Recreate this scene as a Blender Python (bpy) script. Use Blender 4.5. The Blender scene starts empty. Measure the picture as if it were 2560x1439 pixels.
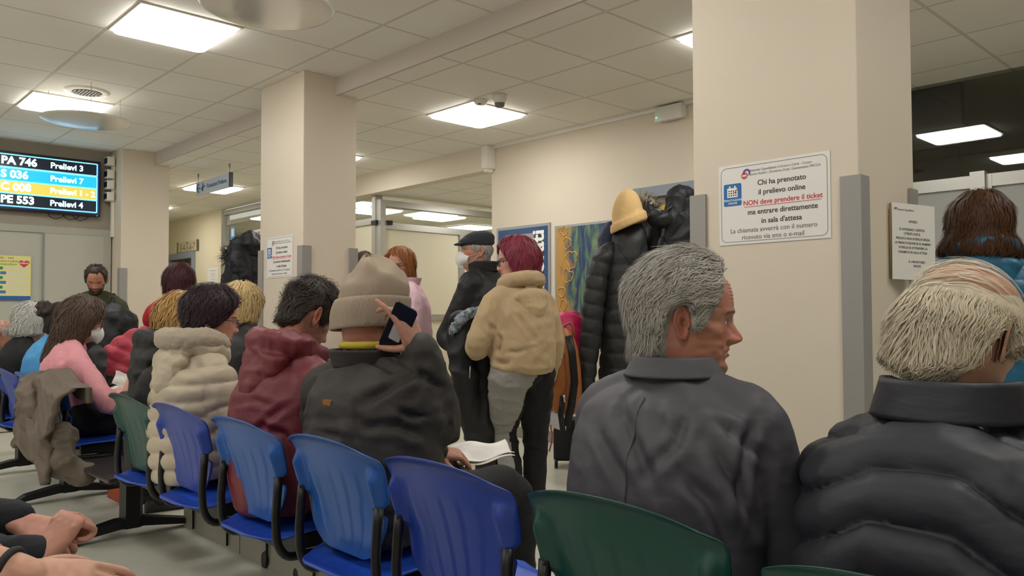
import bpy, bmesh, math, random
import numpy as np
from mathutils import Vector, Matrix
from mathutils.bvhtree import BVHTree

scene = bpy.context.scene
COL = scene.collection
R = math.radians
PI = math.pi
rng = np.random.default_rng(7)
random.seed(7)

# ------------------------------------------------------------------ camera
CH = 1.15                      # camera height above the floor
FPX = 1981.45                  # focal length in pixels of a 2560 wide frame
AZ, PITCH, ROLL = R(46.5588), R(1.8586), R(-0.1858)
FW = np.array([math.cos(AZ)*math.cos(PITCH), math.sin(AZ)*math.cos(PITCH), math.sin(PITCH)])
_r = np.cross(FW, [0, 0, 1.0]); _r /= np.linalg.norm(_r)
_u = np.cross(_r, FW)
RT = math.cos(ROLL)*_r + math.sin(ROLL)*_u
UP = -math.sin(ROLL)*_r + math.cos(ROLL)*_u
CAMP = np.array([0, 0, CH])
cd = bpy.data.cameras.new('camera'); cam = bpy.data.objects.new('camera', cd); COL.objects.link(cam)
cd.sensor_width = 36.0; cd.sensor_fit = 'HORIZONTAL'; cd.lens = FPX*36.0/2560.0
cd.clip_start = 0.05; cd.clip_end = 100
cam.matrix_world = Matrix(((RT[0], UP[0], -FW[0], 0), (RT[1], UP[1], -FW[1], 0), (RT[2], UP[2], -FW[2], CH), (0, 0, 0, 1)))
scene.camera = cam
def ray(x, y): return FW + RT*(x-1280)/FPX - UP*(y-719.5)/FPX
def at(x, y, D): return CAMP + ray(x, y)*D               # point seen there, D metres deep
def atx(x, y, X): d = ray(x, y); return CAMP + d*(X/d[0])
def aty(x, y, Y): d = ray(x, y); return CAMP + d*(Y/d[1])
def atz(x, y, Z): d = ray(x, y); return CAMP + d*((Z-CH)/d[2])
def depth(p): return float((np.asarray(p, float)-CAMP) @ FW)

# ------------------------------------------------------------------ world, exposure
w = bpy.data.worlds.new('world'); scene.world = w; w.use_nodes = True
w.node_tree.nodes['Background'].inputs[0].default_value = (1.0, 0.97, 0.92, 1)
w.node_tree.nodes['Background'].inputs[1].default_value = 1.0
vs = scene.view_settings
vs.view_transform = 'Standard'; vs.look = 'None'; vs.gamma = 1.0; vs.use_curve_mapping = False
vs.exposure = 0.0
PANEL_E = 17.0                 # radiance of the ceiling panels
scene.cycles.max_bounces = 8; scene.cycles.diffuse_bounces = 5; scene.cycles.glossy_bounces = 3
scene.cycles.transmission_bounces = 4; scene.cycles.transparent_max_bounces = 8
scene.cycles.sample_clamp_indirect = 6.0
scene.cycles.use_denoising = True
ZN, ZF = 2.894, 2.773          # ceiling of the seating bay, lower ceiling beyond the step
XS = 3.04                      # the step between them

# ------------------------------------------------------------------ materials
def lin(c):
    if isinstance(c, str):
        c = c.lstrip('#'); c = [int(c[i:i+2], 16)/255 for i in (0, 2, 4)]
    return tuple((v/12.92 if v <= 0.04045 else ((v+0.055)/1.055)**2.4) for v in c[:3])
MATS = {}
def mat(name, col='#808080', rough=0.6, metal=0.0, emit=0.0, bump=None, var=None, coat=0.0, spec=0.5, sheen=0.0, vcol=False, island=None, alpha=None):
    """bump=(scale, strength, distance[, stretch xyz]); var=(scale, other colour, amount[, stretch])"""
    if name in MATS: return MATS[name]
    m = bpy.data.materials.new(name); m.use_nodes = True; MATS[name] = m
    nt = m.node_tree; N, L = nt.nodes, nt.links
    b = N['Principled BSDF']
    c = lin(col)
    b.inputs['Base Color'].default_value = (*c, 1)
    b.inputs['Roughness'].default_value = rough; b.inputs['Metallic'].default_value = metal
    b.inputs['Specular IOR Level'].default_value = spec
    b.inputs['Coat Weight'].default_value = coat
    if sheen:
        b.inputs['Sheen Weight'].default_value = sheen
    if emit:
        b.inputs['Emission Color'].default_value = (*c, 1); b.inputs['Emission Strength'].default_value = emit
    tc = N.new('ShaderNodeTexCoord')
    src = None
    if vcol:
        a = N.new('ShaderNodeVertexColor'); a.layer_name = 'Col'; src = a.outputs['Color']
    if island:
        g = N.new('ShaderNodeNewGeometry'); cr = N.new('ShaderNodeValToRGB')
        els = cr.color_ramp.elements
        for k, cc in enumerate(island):
            e = els[k] if k < 2 else els.new(0.5)
            e.color = (*lin(cc), 1)
        for k in range(len(island)): els[k].position = k/(len(island)-1)
        L.new(g.outputs['Random Per Island'], cr.inputs[0]); src = cr.outputs[0]
    if var:
        mp = N.new('ShaderNodeMapping'); L.new(tc.outputs['Object'], mp.inputs[0])
        if len(var) > 3: mp.inputs['Scale'].default_value = var[3]
        n = N.new('ShaderNodeTexNoise'); n.inputs['Scale'].default_value = var[0]; n.inputs['Detail'].default_value = 4
        L.new(mp.outputs[0], n.inputs['Vector'])
        rmp = N.new('ShaderNodeMapRange'); rmp.inputs[1].default_value = .35; rmp.inputs[2].default_value = .65; rmp.inputs[3].default_value = 0; rmp.inputs[4].default_value = var[2]
        L.new(n.outputs['Fac'], rmp.inputs[0])
        mx = N.new('ShaderNodeMix'); mx.data_type = 'RGBA'
        if src: L.new(src, mx.inputs[6])
        else: mx.inputs[6].default_value = (*c, 1)
        mx.inputs[7].default_value = (*lin(var[1]), 1)
        L.new(rmp.outputs[0], mx.inputs[0]); src = mx.outputs[2]
    if src: L.new(src, b.inputs['Base Color'])
    if bump:
        mp = N.new('ShaderNodeMapping'); L.new(tc.outputs['Object'], mp.inputs[0])
        if len(bump) > 3: mp.inputs['Scale'].default_value = bump[3]
        n = N.new('ShaderNodeTexNoise'); n.inputs['Scale'].default_value = bump[0]; n.inputs['Detail'].default_value = 2.2 if bump[0] < 60 else 5
        L.new(mp.outputs[0], n.inputs['Vector'])
        bp = N.new('ShaderNodeBump'); bp.inputs['Strength'].default_value = bump[1]; bp.inputs['Distance'].default_value = bump[2]
        L.new(n.outputs['Fac'], bp.inputs['Height']); L.new(bp.outputs[0], b.inputs['Normal'])
    return m

def tile_mat(name, col, line, x0, y0, pitch=0.6):
    """suspended ceiling tiles: thin joints on a grid"""
    m = mat(name, col, 0.85, bump=(160, .25, .002), var=(1.4, '#dbd7cd', .3))
    nt = m.node_tree; N, L = nt.nodes, nt.links; b = N['Principled BSDF']
    g = N.new('ShaderNodeNewGeometry'); sx = N.new('ShaderNodeSeparateXYZ'); L.new(g.outputs['Position'], sx.inputs[0])
    def M(op, a, c=None):
        n = N.new('ShaderNodeMath'); n.operation = op
        for i, v in enumerate((a, c)):
            if v is None: continue
            if isinstance(v, (int, float)): n.inputs[i].default_value = v
            else: L.new(v, n.inputs[i])
        return n.outputs[0]
    ds = []
    for ax, o in ((0, x0), (1, y0)):
        f = M('FRACT', M('ADD', M('DIVIDE', M('SUBTRACT', sx.outputs[ax], o), pitch), 100.5))
        ds.append(M('MULTIPLY', M('ABSOLUTE', M('SUBTRACT', f, 0.5)), pitch))
    d = M('MINIMUM', ds[0], ds[1])
    bar = M('LESS_THAN', d, 0.0085); gap = M('MULTIPLY', M('GREATER_THAN', d, 0.0045), bar)
    old = b.inputs['Base Color'].links[0].from_socket
    m1 = N.new('ShaderNodeMix'); m1.data_type = 'RGBA'; L.new(bar, m1.inputs[0]); L.new(old, m1.inputs[6]); m1.inputs[7].default_value = (*lin('#dcd5c6'), 1)
    m2 = N.new('ShaderNodeMix'); m2.data_type = 'RGBA'; L.new(gap, m2.inputs[0]); L.new(m1.outputs[2], m2.inputs[6]); m2.inputs[7].default_value = (*lin(line), 1)
    L.new(m2.outputs[2], b.inputs['Base Color'])
    return m

# ------------------------------------------------------------------ mesh helpers
class MB:
    """collects shapes; build() links them as ONE mesh object"""
    def __init__(s): s.v = []; s.f = []; s.m = []; s.cur = 0; s.cols = None
    def add(s, vs, fs, mi=None):
        o = len(s.v); s.v.extend([tuple(map(float, v)) for v in vs])
        mi = s.cur if mi is None else mi
        for f in fs: s.f.append(tuple(int(i)+o for i in f)); s.m.append(mi)
        return s
    def box(s, lo, hi, mi=None, bev=0.0):
        (x0, y0, z0), (x1, y1, z1) = lo, hi
        if bev <= 0:
            v = [(x0, y0, z0), (x1, y0, z0), (x1, y1, z0), (x0, y1, z0), (x0, y0, z1), (x1, y0, z1), (x1, y1, z1), (x0, y1, z1)]
            f = [(0, 3, 2, 1), (4, 5, 6, 7), (0, 1, 5, 4), (1, 2, 6, 5), (2, 3, 7, 6), (3, 0, 4, 7)]
            return s.add(v, f, mi)
        bm = bmesh.new(); bmesh.ops.create_cube(bm, size=1)
        for q in bm.verts: q.co = Vector(((x0+x1)/2+q.co.x*(x1-x0), (y0+y1)/2+q.co.y*(y1-y0), (z0+z1)/2+q.co.z*(z1-z0)))
        bmesh.ops.bevel(bm, geom=bm.edges[:], offset=bev, segments=2, profile=.6, affect='EDGES')
        bm.verts.index_update()
        s.add([q.co for q in bm.verts], [[q.index for q in f.verts] for f in bm.faces], mi); bm.free(); return s
    def rings(s, rs, mi=None, cap=True, closed=True):
        """loft through equal-length rings of points"""
        n = len(rs[0]); vs = np.concatenate([np.asarray(r, float) for r in rs]); fs = []
        for i in range(len(rs)-1):
            for j in range(n if closed else n-1):
                k = (j+1) % n
                fs.append((i*n+j, i*n+k, (i+1)*n+k, (i+1)*n+j))
        if cap:
            fs.append(tuple(range(n-1, -1, -1))); fs.append(tuple((len(rs)-1)*n+j for j in range(n)))
        return s.add(vs, fs, mi)
    def tube(s, pts, rad, n=10, mi=None, squash=None):
        pts = [np.asarray(p, float) for p in pts]; rs = []
        if np.isscalar(rad): rad = [rad]*len(pts)
        ref = None
        for i, p in enumerate(pts):
            t = pts[min(i+1, len(pts)-1)]-pts[max(i-1, 0)]; t = t/(np.linalg.norm(t)+1e-9)
            if ref is None:
                ref = np.cross(t, [0, 0, 1.0]) if abs(t[2]) < .9 else np.cross(t, [1.0, 0, 0])
            a = ref-t*(ref@t); a /= np.linalg.norm(a)+1e-9; bb = np.cross(t, a); ref = a
            q = squash or (1, 1)
            rs.append([p+rad[i]*(math.cos(2*PI*k/n)*a*q[0]+math.sin(2*PI*k/n)*bb*q[1]) for k in range(n)])
        return s.rings(rs, mi)
    def lathe(s, prof, n=32, mi=None, M=None, cap=False):
        rs = [[(r*math.cos(2*PI*k/n), r*math.sin(2*PI*k/n), z) for k in range(n)] for r, z in prof]
        if M is not None: rs = [[tuple(M @ Vector(p)) for p in q] for q in rs]
        return s.rings(rs, mi, cap=cap)
    def ball(s, c, r, n=12, mi=None, M=None):
        r = (r, r, r) if np.isscalar(r) else r
        rs = []
        for i in range(n+1):
            t = PI*(i/n); t = min(max(t, .02), PI-.02)
            rs.append([(r[0]*math.sin(t)*math.cos(2*PI*k/(2*n)), r[1]*math.sin(t)*math.sin(2*PI*k/(2*n)), -r[2]*math.cos(t)) for k in range(2*n)])
        if M is not None: rs = [[tuple(M.to_3x3() @ Vector(p)) for p in q] for q in rs]
        return s.rings([[np.add(p, c) for p in q] for q in rs], mi)
    def grid(s, P, mi=None, wrap=False):
        """P: array (n, m, 3)"""
        n, m = P.shape[:2]; fs = []
        for i in range(n-1):
            for j in range(m if wrap else m-1):
                k = (j+1) % m
                fs.append((i*m+j, i*m+k, (i+1)*m+k, (i+1)*m+j))
        return s.add(P.reshape(-1, 3), fs, mi)
    def slab(s, P, Q, mi=None):
        """two matching grids closed along their borders"""
        n, m = P.shape[:2]; o = n*m; fs = []
        for i in range(n-1):
            for j in range(m-1):
                a = i*m+j; q = (a, a+1, a+m+1, a+m)
                fs.append(q); fs.append(tuple(o+x for x in reversed(q)))
        bd = [j for j in range(m)]+[i*m+m-1 for i in range(1, n)]+[(n-1)*m+j for j in range(m-2, -1, -1)]+[i*m for i in range(n-2, 0, -1)]
        for a, b in zip(bd, bd[1:]+bd[:1]): fs.append((b, a, o+a, o+b))
        return s.add(np.concatenate([P.reshape(-1, 3), Q.reshape(-1, 3)]), fs, mi)
    def prism(s, poly, axis, a0, a1, mi=None):
        """polygon in the two other axes, extruded along axis (0, 1, 2)"""
        def P(u, v, a): return ((a, u, v), (u, a, v), (u, v, a))[axis]
        return s.rings([[P(u, v, a0) for u, v in poly], [P(u, v, a1) for u, v in poly]], mi)
    def build(s, name, mats, parent=None, smooth=True, angle=None, col=None):
        me = bpy.data.meshes.new(name)
        me.from_pydata(s.v, [], s.f); 
        mats = mats if isinstance(mats, (list, tuple)) else [mats]
        for m in mats: me.materials.append(m)
        me.polygons.foreach_set('material_index', s.m)
        bm = bmesh.new(); bm.from_mesh(me); bmesh.ops.recalc_face_normals(bm, faces=bm.faces[:]); bm.to_mesh(me); bm.free()
        return finish(me, name, parent, smooth, angle, col)

def finish(me, name, parent=None, smooth=True, angle=None, col=None):
    if smooth: me.polygons.foreach_set('use_smooth', [True]*len(me.polygons))
    if angle is not None: me.set_sharp_from_angle(angle=R(angle))
    if col is not None:
        a = me.color_attributes.new('Col', 'FLOAT_COLOR', 'POINT')
        c = np.ones((len(me.vertices), 4), np.float32); c[:, :3] = col; a.data.foreach_set('color', c.ravel())
    me.update()
    o = bpy.data.objects.new(name, me); COL.objects.link(o)
    if parent is not None: o.parent = parent
    return o

def raw(name, V, F, mats, parent=None, mi=None, col=None, smooth=True, nrm=None):
    """fast path: V (n,3) array, F (m,4) or (m,3) index array"""
    me = bpy.data.meshes.new(name); V = np.asarray(V, np.float32); F = np.asarray(F, np.int32)
    me.vertices.add(len(V)); me.vertices.foreach_set('co', V.ravel())
    me.loops.add(F.size); me.loops.foreach_set('vertex_index', F.ravel())
    me.polygons.add(len(F)); me.polygons.foreach_set('loop_start', np.arange(len(F), dtype=np.int32)*F.shape[1])
    me.update(calc_edges=True)
    for m in (mats if isinstance(mats, (list, tuple)) else [mats]): me.materials.append(m)
    if mi is not None: me.polygons.foreach_set('material_index', np.asarray(mi, np.int32))
    me.validate()
    o = finish(me, name, parent, smooth, None, col)
    if nrm is not None: me.normals_split_custom_set_from_vertices([tuple(q) for q in nrm])
    return o

def empty(name, label, cat, loc=(0, 0, 0), rz=0.0, group=None):
    o = bpy.data.objects.new(name, None); COL.objects.link(o); o.empty_display_size = .1
    o.location = tuple(map(float, loc)); o.rotation_euler = (0, 0, rz)
    return tag(o, label, cat, group)
def tag(o, label, cat, group=None, kind=None):
    o['label'] = label; o['category'] = cat
    if group: o['group'] = group
    if kind: o['kind'] = kind
    return o
def struct(o, label=None):
    o['kind'] = 'structure'
    if label: o['label'] = label
    return o

def text(name, items, m, parent, M, bold=0.0, thick=0.0004, align='CENTER'):
    """items: (string, x, y, size[, squeeze]) in the plane of M (x right, y up, z out); one mesh of lettering"""
    V = []; F = []
    for it in items:
        s, x, y, size = it[:4]
        cu = bpy.data.curves.new('lettering', 'FONT'); cu.body = s; cu.size = size; cu.align_x = align; cu.align_y = 'CENTER'
        cu.offset = bold*size; cu.extrude = thick; cu.resolution_u = 3
        if len(it) > 4: cu.space_character = it[4]
        o = bpy.data.objects.new('lettering', cu); COL.objects.link(o)
        dg = bpy.context.evaluated_depsgraph_get(); me = o.evaluated_get(dg).to_mesh()
        off = len(V); V += [(q.co.x+x, q.co.y+y, q.co.z) for q in me.vertices]
        F += [[i+off for i in p.vertices] for p in me.polygons]
        o.evaluated_get(dg).to_mesh_clear(); bpy.data.objects.remove(o); bpy.data.curves.remove(cu)
    me = bpy.data.meshes.new(name); me.from_pydata([tuple(M @ Vector(v)) for v in V], [], F); me.materials.append(m)
    return finish(me, name, parent, smooth=False)

def plane_m(o, right, up):
    """matrix with its origin at o, x along right, y along up"""
    x = Vector(right).normalized(); y = Vector(up).normalized(); z = x.cross(y)
    return Matrix(((x[0], y[0], z[0], o[0]), (x[1], y[1], z[1], o[1]), (x[2], y[2], z[2], o[2]), (0, 0, 0, 1)))
def sheet(name, M, w, h, m, parent, z0=0.0, t=0.001, r=0.0, x=0, y=0):
    """a thin plate w by h centred at (x, y) on the plane of M, rounded corners r"""
    pts = []
    if r <= 0: pts = [(-w/2, -h/2), (w/2, -h/2), (w/2, h/2), (-w/2, h/2)]
    else:
        for cx, cy, a0 in ((w/2-r, -h/2+r, -90), (w/2-r, h/2-r, 0), (-w/2+r, h/2-r, 90), (-w/2+r, -h/2+r, 180)):
            for k in range(5):
                a = R(a0+22.5*k); pts.append((cx+r*math.cos(a), cy+r*math.sin(a)))
    b = MB(); b.rings([[tuple(M @ Vector((x+p[0], y+p[1], z0))) for p in pts], [tuple(M @ Vector((x+p[0], y+p[1], z0+t))) for p in pts]])
    return b.build(name, m, parent, smooth=False)

def vnoise(P, seed=0):
    """value noise in 0..1, vectorised"""
    P = np.asarray(P, float); I = np.floor(P).astype(np.int64); f = P-I; f = f*f*(3-2*f)
    def h(a):
        n = (a[:, 0]*374761393+a[:, 1]*668265263+a[:, 2]*2147483647+seed*1274126177) & 0x7fffffff
        n = ((n ^ (n >> 13))*1274126177) & 0x7fffffff; n = (n ^ (n >> 16)) & 0xffff
        return n/65535.0
    r = 0
    for dx in (0, 1):
        for dy in (0, 1):
            for dz in (0, 1):
                wt = (f[:, 0] if dx else 1-f[:, 0])*(f[:, 1] if dy else 1-f[:, 1])*(f[:, 2] if dz else 1-f[:, 2])
                r = r+wt*h(I+np.array([dx, dy, dz]))
    return r
def sstep(a, b, x):
    t = np.clip((x-a)/(b-a), 0, 1); return t*t*(3-2*t)
def vnormals(V, F):
    n = np.zeros_like(V)
    a, b, c = V[F[:, 0]], V[F[:, 1]], V[F[:, 2]]
    fn = np.cross(b-a, c-a)
    if F.shape[1] == 4: fn = fn+np.cross(c-a, V[F[:, 3]]-a)
    for k in range(F.shape[1]): np.add.at(n, F[:, k], fn)
    return n/(np.linalg.norm(n, axis=1, keepdims=True)+1e-12)
# ------------------------------------------------------------------ ROOM
WALL = mat('cream_paint', '#dacfbc', 0.7, bump=(220, .12, .001), var=(1.1, '#d2c6b0', .35))
WALLY = mat('yellowish_paint', '#dcd2b4', 0.7, bump=(220, .12, .001))
GREYW = mat('taupe_paint', '#a49c8d', 0.7, bump=(220, .12, .001))
PILL = mat('pillar_paint', '#d7cbb8', 0.6, bump=(260, .1, .001), var=(1.3, '#cfc2ad', .3))
CN = tile_mat('ceiling_tiles_bay', '#eae7df', '#aaa396', 1.493, 5.170)
CF = tile_mat('ceiling_tiles_passage', '#eae6dc', '#aaa395', 3.270, 5.110)
STEP = mat('step_paint', '#bdb2a6', 0.6)
FLOOR = mat('vinyl_floor', '#d0cfc1', 0.28, bump=(9, .05, .004, (1, .3, 1)), var=(30, '#c5c4b5', .5), spec=0.5)
ALU = mat('aluminium', '#b3b1aa', 0.35, 0.55)
GREYPL = mat('grey_plastic', '#8b8782', 0.5)
WHITE = mat('white_plastic', '#e4e0d6', 0.4)
BLACK = mat('black_metal', '#17171a', 0.42, 0.3)
PAPER = mat('paper', '#e3e0da', 0.6)
DOORG = mat('grey_door', '#b4b3a6', 0.45)
SLATE = mat('slate_frame', '#87919b', 0.4)
EMIT = mat('lamp_diffuser', '#fffdf8', 0.5, emit=PANEL_E)

def sbox(name, lo, hi, m, bev=0.0, parent=None, smooth=False):
    b = MB(); b.box(lo, hi, bev=bev); o = b.build(name, m, parent, smooth=smooth)
    if parent is None: struct(o)
    return o
sbox('floor', (-3.6, -5, -0.1), (10.5, 16.2, 0), FLOOR)
sbox('ceiling_bay', (-3.6, -5, ZN), (XS, 9.3, ZN+.1), CN)
sbox('ceiling_passage', (XS+.02, -5, ZF), (6.1, 5.72, ZF+.1), CF)
sbox('ceiling_hall', (XS+.02, 5.72, ZF), (5.2, 16.2, ZF+.1), CF)
sbox('trim_1', (XS, -5, ZF-.012), (XS+.02, 16.2, ZN+.1), STEP)
b = MB(); b.box((-3.7, -5, 0), (-3.6, 9.3, .75)); b.box((-3.7, -5, 2.55), (-3.6, 9.3, 3))  # unseen rear wall, its openings added to let in fill light
for y in (-5, -2.2, .7, 3.6, 6.5, 9.0): b.box((-3.7, y, .75), (-3.6, y+.3, 2.55))
struct(b.build('wall_behind', WALL, smooth=False))
sbox('wall_right', (-3.7, -5.1, 0), (10.5, -5, 3), WALL)
sbox('wall_screen', (-3.7, 9.13, 0), (2.72, 9.3, 3), GREYW)
sbox('wall_hall', (2.72, 9.4, 0), (2.85, 16.2, 3), WALLY)
sbox('wall_end', (2.72, 16.2, 0), (10.5, 16.3, 3), WALLY)
# poster wall and its return
sbox('wall_front', (5.15, 2.6, 0), (5.32, 5.72, 2.9), WALL)
sbox('wall_corner', (5.32, 2.55, 0), (6.1, 2.65, 2.9), WALL)
sbox('trim_2', (5.13, 2.6, ZF-.022), (5.15, 5.72, ZF), WHITE)
sbox('baseboard_front', (5.135, 2.6, 0), (5.15, 5.72, 0.10), mat('grey_skirting', '#8f8a7c', .5))
# header over the side corridor
sbox('wall_header', (5.06, 5.72, 2.535), (5.2, 9.6, ZF), WALL)
sbox('ceiling_corridor', (5.2, 5.7, 2.535), (10.5, 16.2, 2.60), CF)
sbox('wall_corridor', (5.3, 5.6, 0), (10.5, 5.72, 2.6), WALL)
sbox('wall_corridor_end', (10.4, 5.7, 0), (10.5, 16.2, 2.6), WALLY)
# pillars
def pillar(name, x0, y0, x1, y1, z1):
    return sbox(name, (x0, y0, 0), (x1, y1, z1), PILL, bev=0.006)
pillar('pillar_right', 2.78, 1.169, 3.29, 1.845, ZN)
pillar('pillar_middle', 2.78, 5.09, 3.215, 5.755, ZN)
pillar('pillar_left', 2.715, 8.81, 3.205, 9.42, ZN)
def guards(tagw, x0, y0, x1, y1, zt, which):
    pl = {'a': 'front corner', 'b': 'far front edge', 'c': 'rear edge'}
    for w_ in which:
        b = MB(); t = .012; L = .062
        if w_ == 'a': b.box((x0-t, y0-t, .1), (x0+L, y0, zt)); b.box((x0-t, y0, .1), (x0, y0+L, zt))
        if w_ == 'b': b.box((x0-t, y1-L, .1), (x0, y1+t, zt)); b.box((x0, y1, .1), (x0+L, y1+t, zt))
        if w_ == 'c': b.box((x1-L, y0-t, .1), (x1+t, y0, zt)); b.box((x1, y0, .1), (x1+t, y0+L, zt))
        o = b.build('corner_guard', mat('guard_grey', '#95918c', .5), smooth=False)
        tag(o, f'grey plastic guard on the {pl[w_]} of the pillar {tagw}', 'corner guard', 'corner guards on the pillars')
guards('with the large notice', 2.78, 1.169, 3.29, 1.845, 1.632, 'abc')
guards('with the small notice', 2.78, 5.09, 3.215, 5.755, 1.64, 'abc')
guards('beside the call screen', 2.715, 8.81, 3.205, 9.42, 1.64, 'a')

# ---- lamps
def panel(x, y, z, label, size=0.56, lit=EMIT):
    t = empty('ceiling_panel', label, 'ceiling lamp', (x, y, z), 0, 'square led ceiling panels')
    b = MB(); s = size/2; f = s+.012
    for lo, hi in (((-f, -f), (f, -s)), ((-f, s), (f, f)), ((-f, -s), (-s, s)), ((s, -s), (f, s))):
        b.box((*lo, -.010), (*hi, .0))
    b.build('frame', WHITE, t, smooth=False)
    pts = []; r = .05
    for cx, cy, a0 in ((s-r, -s+r, -90), (s-r, s-r, 0), (-s+r, s-r, 90), (-s+r, -s+r, 180)):
        for k in range(6): a = R(a0+18*k); pts.append((cx+r*math.cos(a), cy+r*math.sin(a)))
    d = MB(); d.rings([[(p[0]*.985, p[1]*.985, -.028) for p in pts], [(p[0], p[1], -.022) for p in pts], [(p[0], p[1], -.002) for p in pts]])
    d.build('diffuser', lit, t, smooth=False)
    return t
panel(1.793, 4.870, ZN, 'lit square ceiling panel nearest the middle pillar in the seating bay')
panel(1.793, 7.280, ZN, 'lit square ceiling panel in front of the call screen')
panel(1.793, 2.46, ZN, 'lit square ceiling panel above the front of the chair row')
for x, y in ((1.793, 0.05), (-0.6, 4.87), (-0.6, 2.46), (-.6, .05), (-.6, 7.28), (-2.4, 2.46), (-2.4, 7.28)):
    panel(x, y, ZN, 'lit square ceiling panel over the seats behind the camera')
panel(4.195, 4.84, ZF, 'lit square ceiling panel beside the smoke detector')
panel(4.16, 2.40, ZF, 'lit square ceiling panel half hidden by the pillar with the large notice')
panel(4.18, 7.23, ZF, 'lit square ceiling panel just past the middle pillar, only its tip showing')
panel(4.16, 9.95, ZF, 'lit square ceiling panel behind the hanging direction sign')
panel(4.18, 12.4, ZF, 'lit square ceiling panel deep in the hall')
panel(4.18, -0.1, ZF, 'lit square ceiling panel in the passage right of the large pillar')
panel(7.0, 8.9, 2.535, 'lit square ceiling panel in the room behind the corridor partition')
panel(5.9, 8.9, 2.535, 'lit square ceiling panel just inside the corridor partition')  # extra panel added to brighten the room behind the glass
panel(8.2, 9.6, 2.535, 'lit square ceiling panel at the far side of the partitioned room')  # also added for more light in that room
panel(6.4, 11.9, 2.535, 'lit square ceiling panel behind the hall glazing')  # added likewise, lifts the light behind the glazing
panel(6.7, 6.7, 2.535, 'lit square ceiling panel in the side corridor')

# ---- round diffuser with its mirror disc below
CHROME = mat('mirror_disc', '#e6e3dd', 0.2, 0.45)
def disc(x, y, lab_v, lab_d):
    v = empty('air_vent', lab_v, 'air vent', (x, y, ZN), 0, 'round ceiling air vents')
    b = MB(); b.lathe([(.16, -.001), (.155, -.012), (.105, -.014), (.10, -.002)], 40); b.build('rim', WHITE, v)
    g = MB()
    for k in range(9):
        q = -.09+.0225*k; h = math.sqrt(max(.1**2-q*q, .0004)); g.box((q-.006, -h, -.02), (q+.006, h, -.002))
    g.build('grille', GREYPL, v, smooth=False)
    t = empty('hanging_disc', lab_d, 'ceiling disc', (x, y, ZN), 0, 'round mirror discs hanging under the vents')
    d = MB(); zz = -.243
    d.lathe([(.001, zz), (.15, zz+.001), (.30, zz+.004), (.318, zz+.008), (.321, zz+.014), (.315, zz+.012), (.15, zz+.007), (.001, zz+.006)], 64)
    d.build('disc', CHROME, t)
    for k in range(3):
        a = R(20+120*k); c = MB(); c.tube([(.29*math.cos(a), .29*math.sin(a), zz+.006), (.29*math.cos(a), .29*math.sin(a), 0)], .0016, 6); c.build('wire', GREYPL, t)
    return t
disc(1.81, 6.72, 'round ceiling air vent above the mirror disc near the call screen', 'round mirror disc hung on wires below the vent near the call screen')
disc(1.78, 3.62, 'round ceiling air vent above the large mirror disc', 'round mirror disc on wires at the top edge of the picture')

# ---- smoke detectors, emergency light
t = empty('smoke_detector', 'white cone smoke detector with a slotted tip next to the ceiling panel', 'smoke detector', (3.95, 4.30, ZF))
b = MB(); b.lathe([(.001, -.002), (.058, -.002), (.056, -.02), (.047, -.05), (.040, -.062)], 28); b.build('housing', WHITE, t)
b = MB(); b.lathe([(.039, -.06), (.036, -.085), (.022, -.093), (.001, -.095)], 28); b.build('sensor', mat('detector_grey', '#77756f', .5), t)
t = empty('alarm_indicator', 'small white ceiling dome with a dull red lens beside the smoke detector', 'alarm light', (3.94, 4.50, ZF))
b = MB(); b.lathe([(.001, -.001), (.052, -.001), (.05, -.022), (.035, -.036), (.001, -.038)], 24); b.build('housing', WHITE, t)
b = MB(); b.ball((-.02, -.01, -.036), (.018, .018, .006), 6); b.build('lens', mat('dull_red', '#a04038', .3), t)
pz = atx(1653, 290, 5.15)
t = empty('emergency_light', 'white emergency lamp box with a green dot high on the poster wall', 'emergency lamp', (5.148, 3.59, 2.70))
b = MB(); b.box((-.06, -.12, -.045), (0, .12, .055), bev=.008); b.build('housing', WHITE, t)
b = MB(); b.box((-.085, -.125, -.055), (-.058, .125, .06), bev=.006); b.build('cover', mat('frosted', '#d6d3c9', .3), t)
b = MB(); b.ball((-.088, .105, -.02), (.004, .006, .006), 6); b.build('indicator', mat('green_led', '#30f0a0', .4, emit=3), t)
# cable duct at the header end
b = MB(); b.box((5.03, 5.66, 2.55), (5.15, 5.74, ZF), bev=.01); b.box((5.05, 5.68, 2.52), (5.13, 5.72, 2.55))
o = b.build('trim_3', WHITE, smooth=False); struct(o)

# ---- partition in the side corridor and the hall glazing
GL = bpy.data.materials.new('pane_glass'); GL.use_nodes = True
_n = GL.node_tree; _n.nodes.clear()
_o = _n.nodes.new('ShaderNodeOutputMaterial'); _m = _n.nodes.new('ShaderNodeMixShader'); _t = _n.nodes.new('ShaderNodeBsdfTransparent'); _g = _n.nodes.new('ShaderNodeBsdfGlossy'); _f = _n.nodes.new('ShaderNodeMath'); _lw = _n.nodes.new('ShaderNodeLayerWeight'); _pw = _n.nodes.new('ShaderNodeMath')
_t.inputs[0].default_value = (.82, .83, .80, 1); _g.inputs['Roughness'].default_value = .01; _lw.inputs[0].default_value = .5; _pw.operation = 'POWER'; _pw.inputs[1].default_value = 3.0; _f.operation = 'MULTIPLY_ADD'; _f.inputs[1].default_value = .7; _f.inputs[2].default_value = .05; _n.links.new(_lw.outputs['Facing'], _pw.inputs[0]); _n.links.new(_pw.outputs[0], _f.inputs[0])
_n.links.new(_f.outputs[0], _m.inputs[0]); _n.links.new(_t.outputs[0], _m.inputs[1]); _n.links.new(_g.outputs[0], _m.inputs[2]); _n.links.new(_m.outputs[0], _o.inputs[0])
CREAMP = mat('cream_panel', '#d8d1b9', .45)
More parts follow.
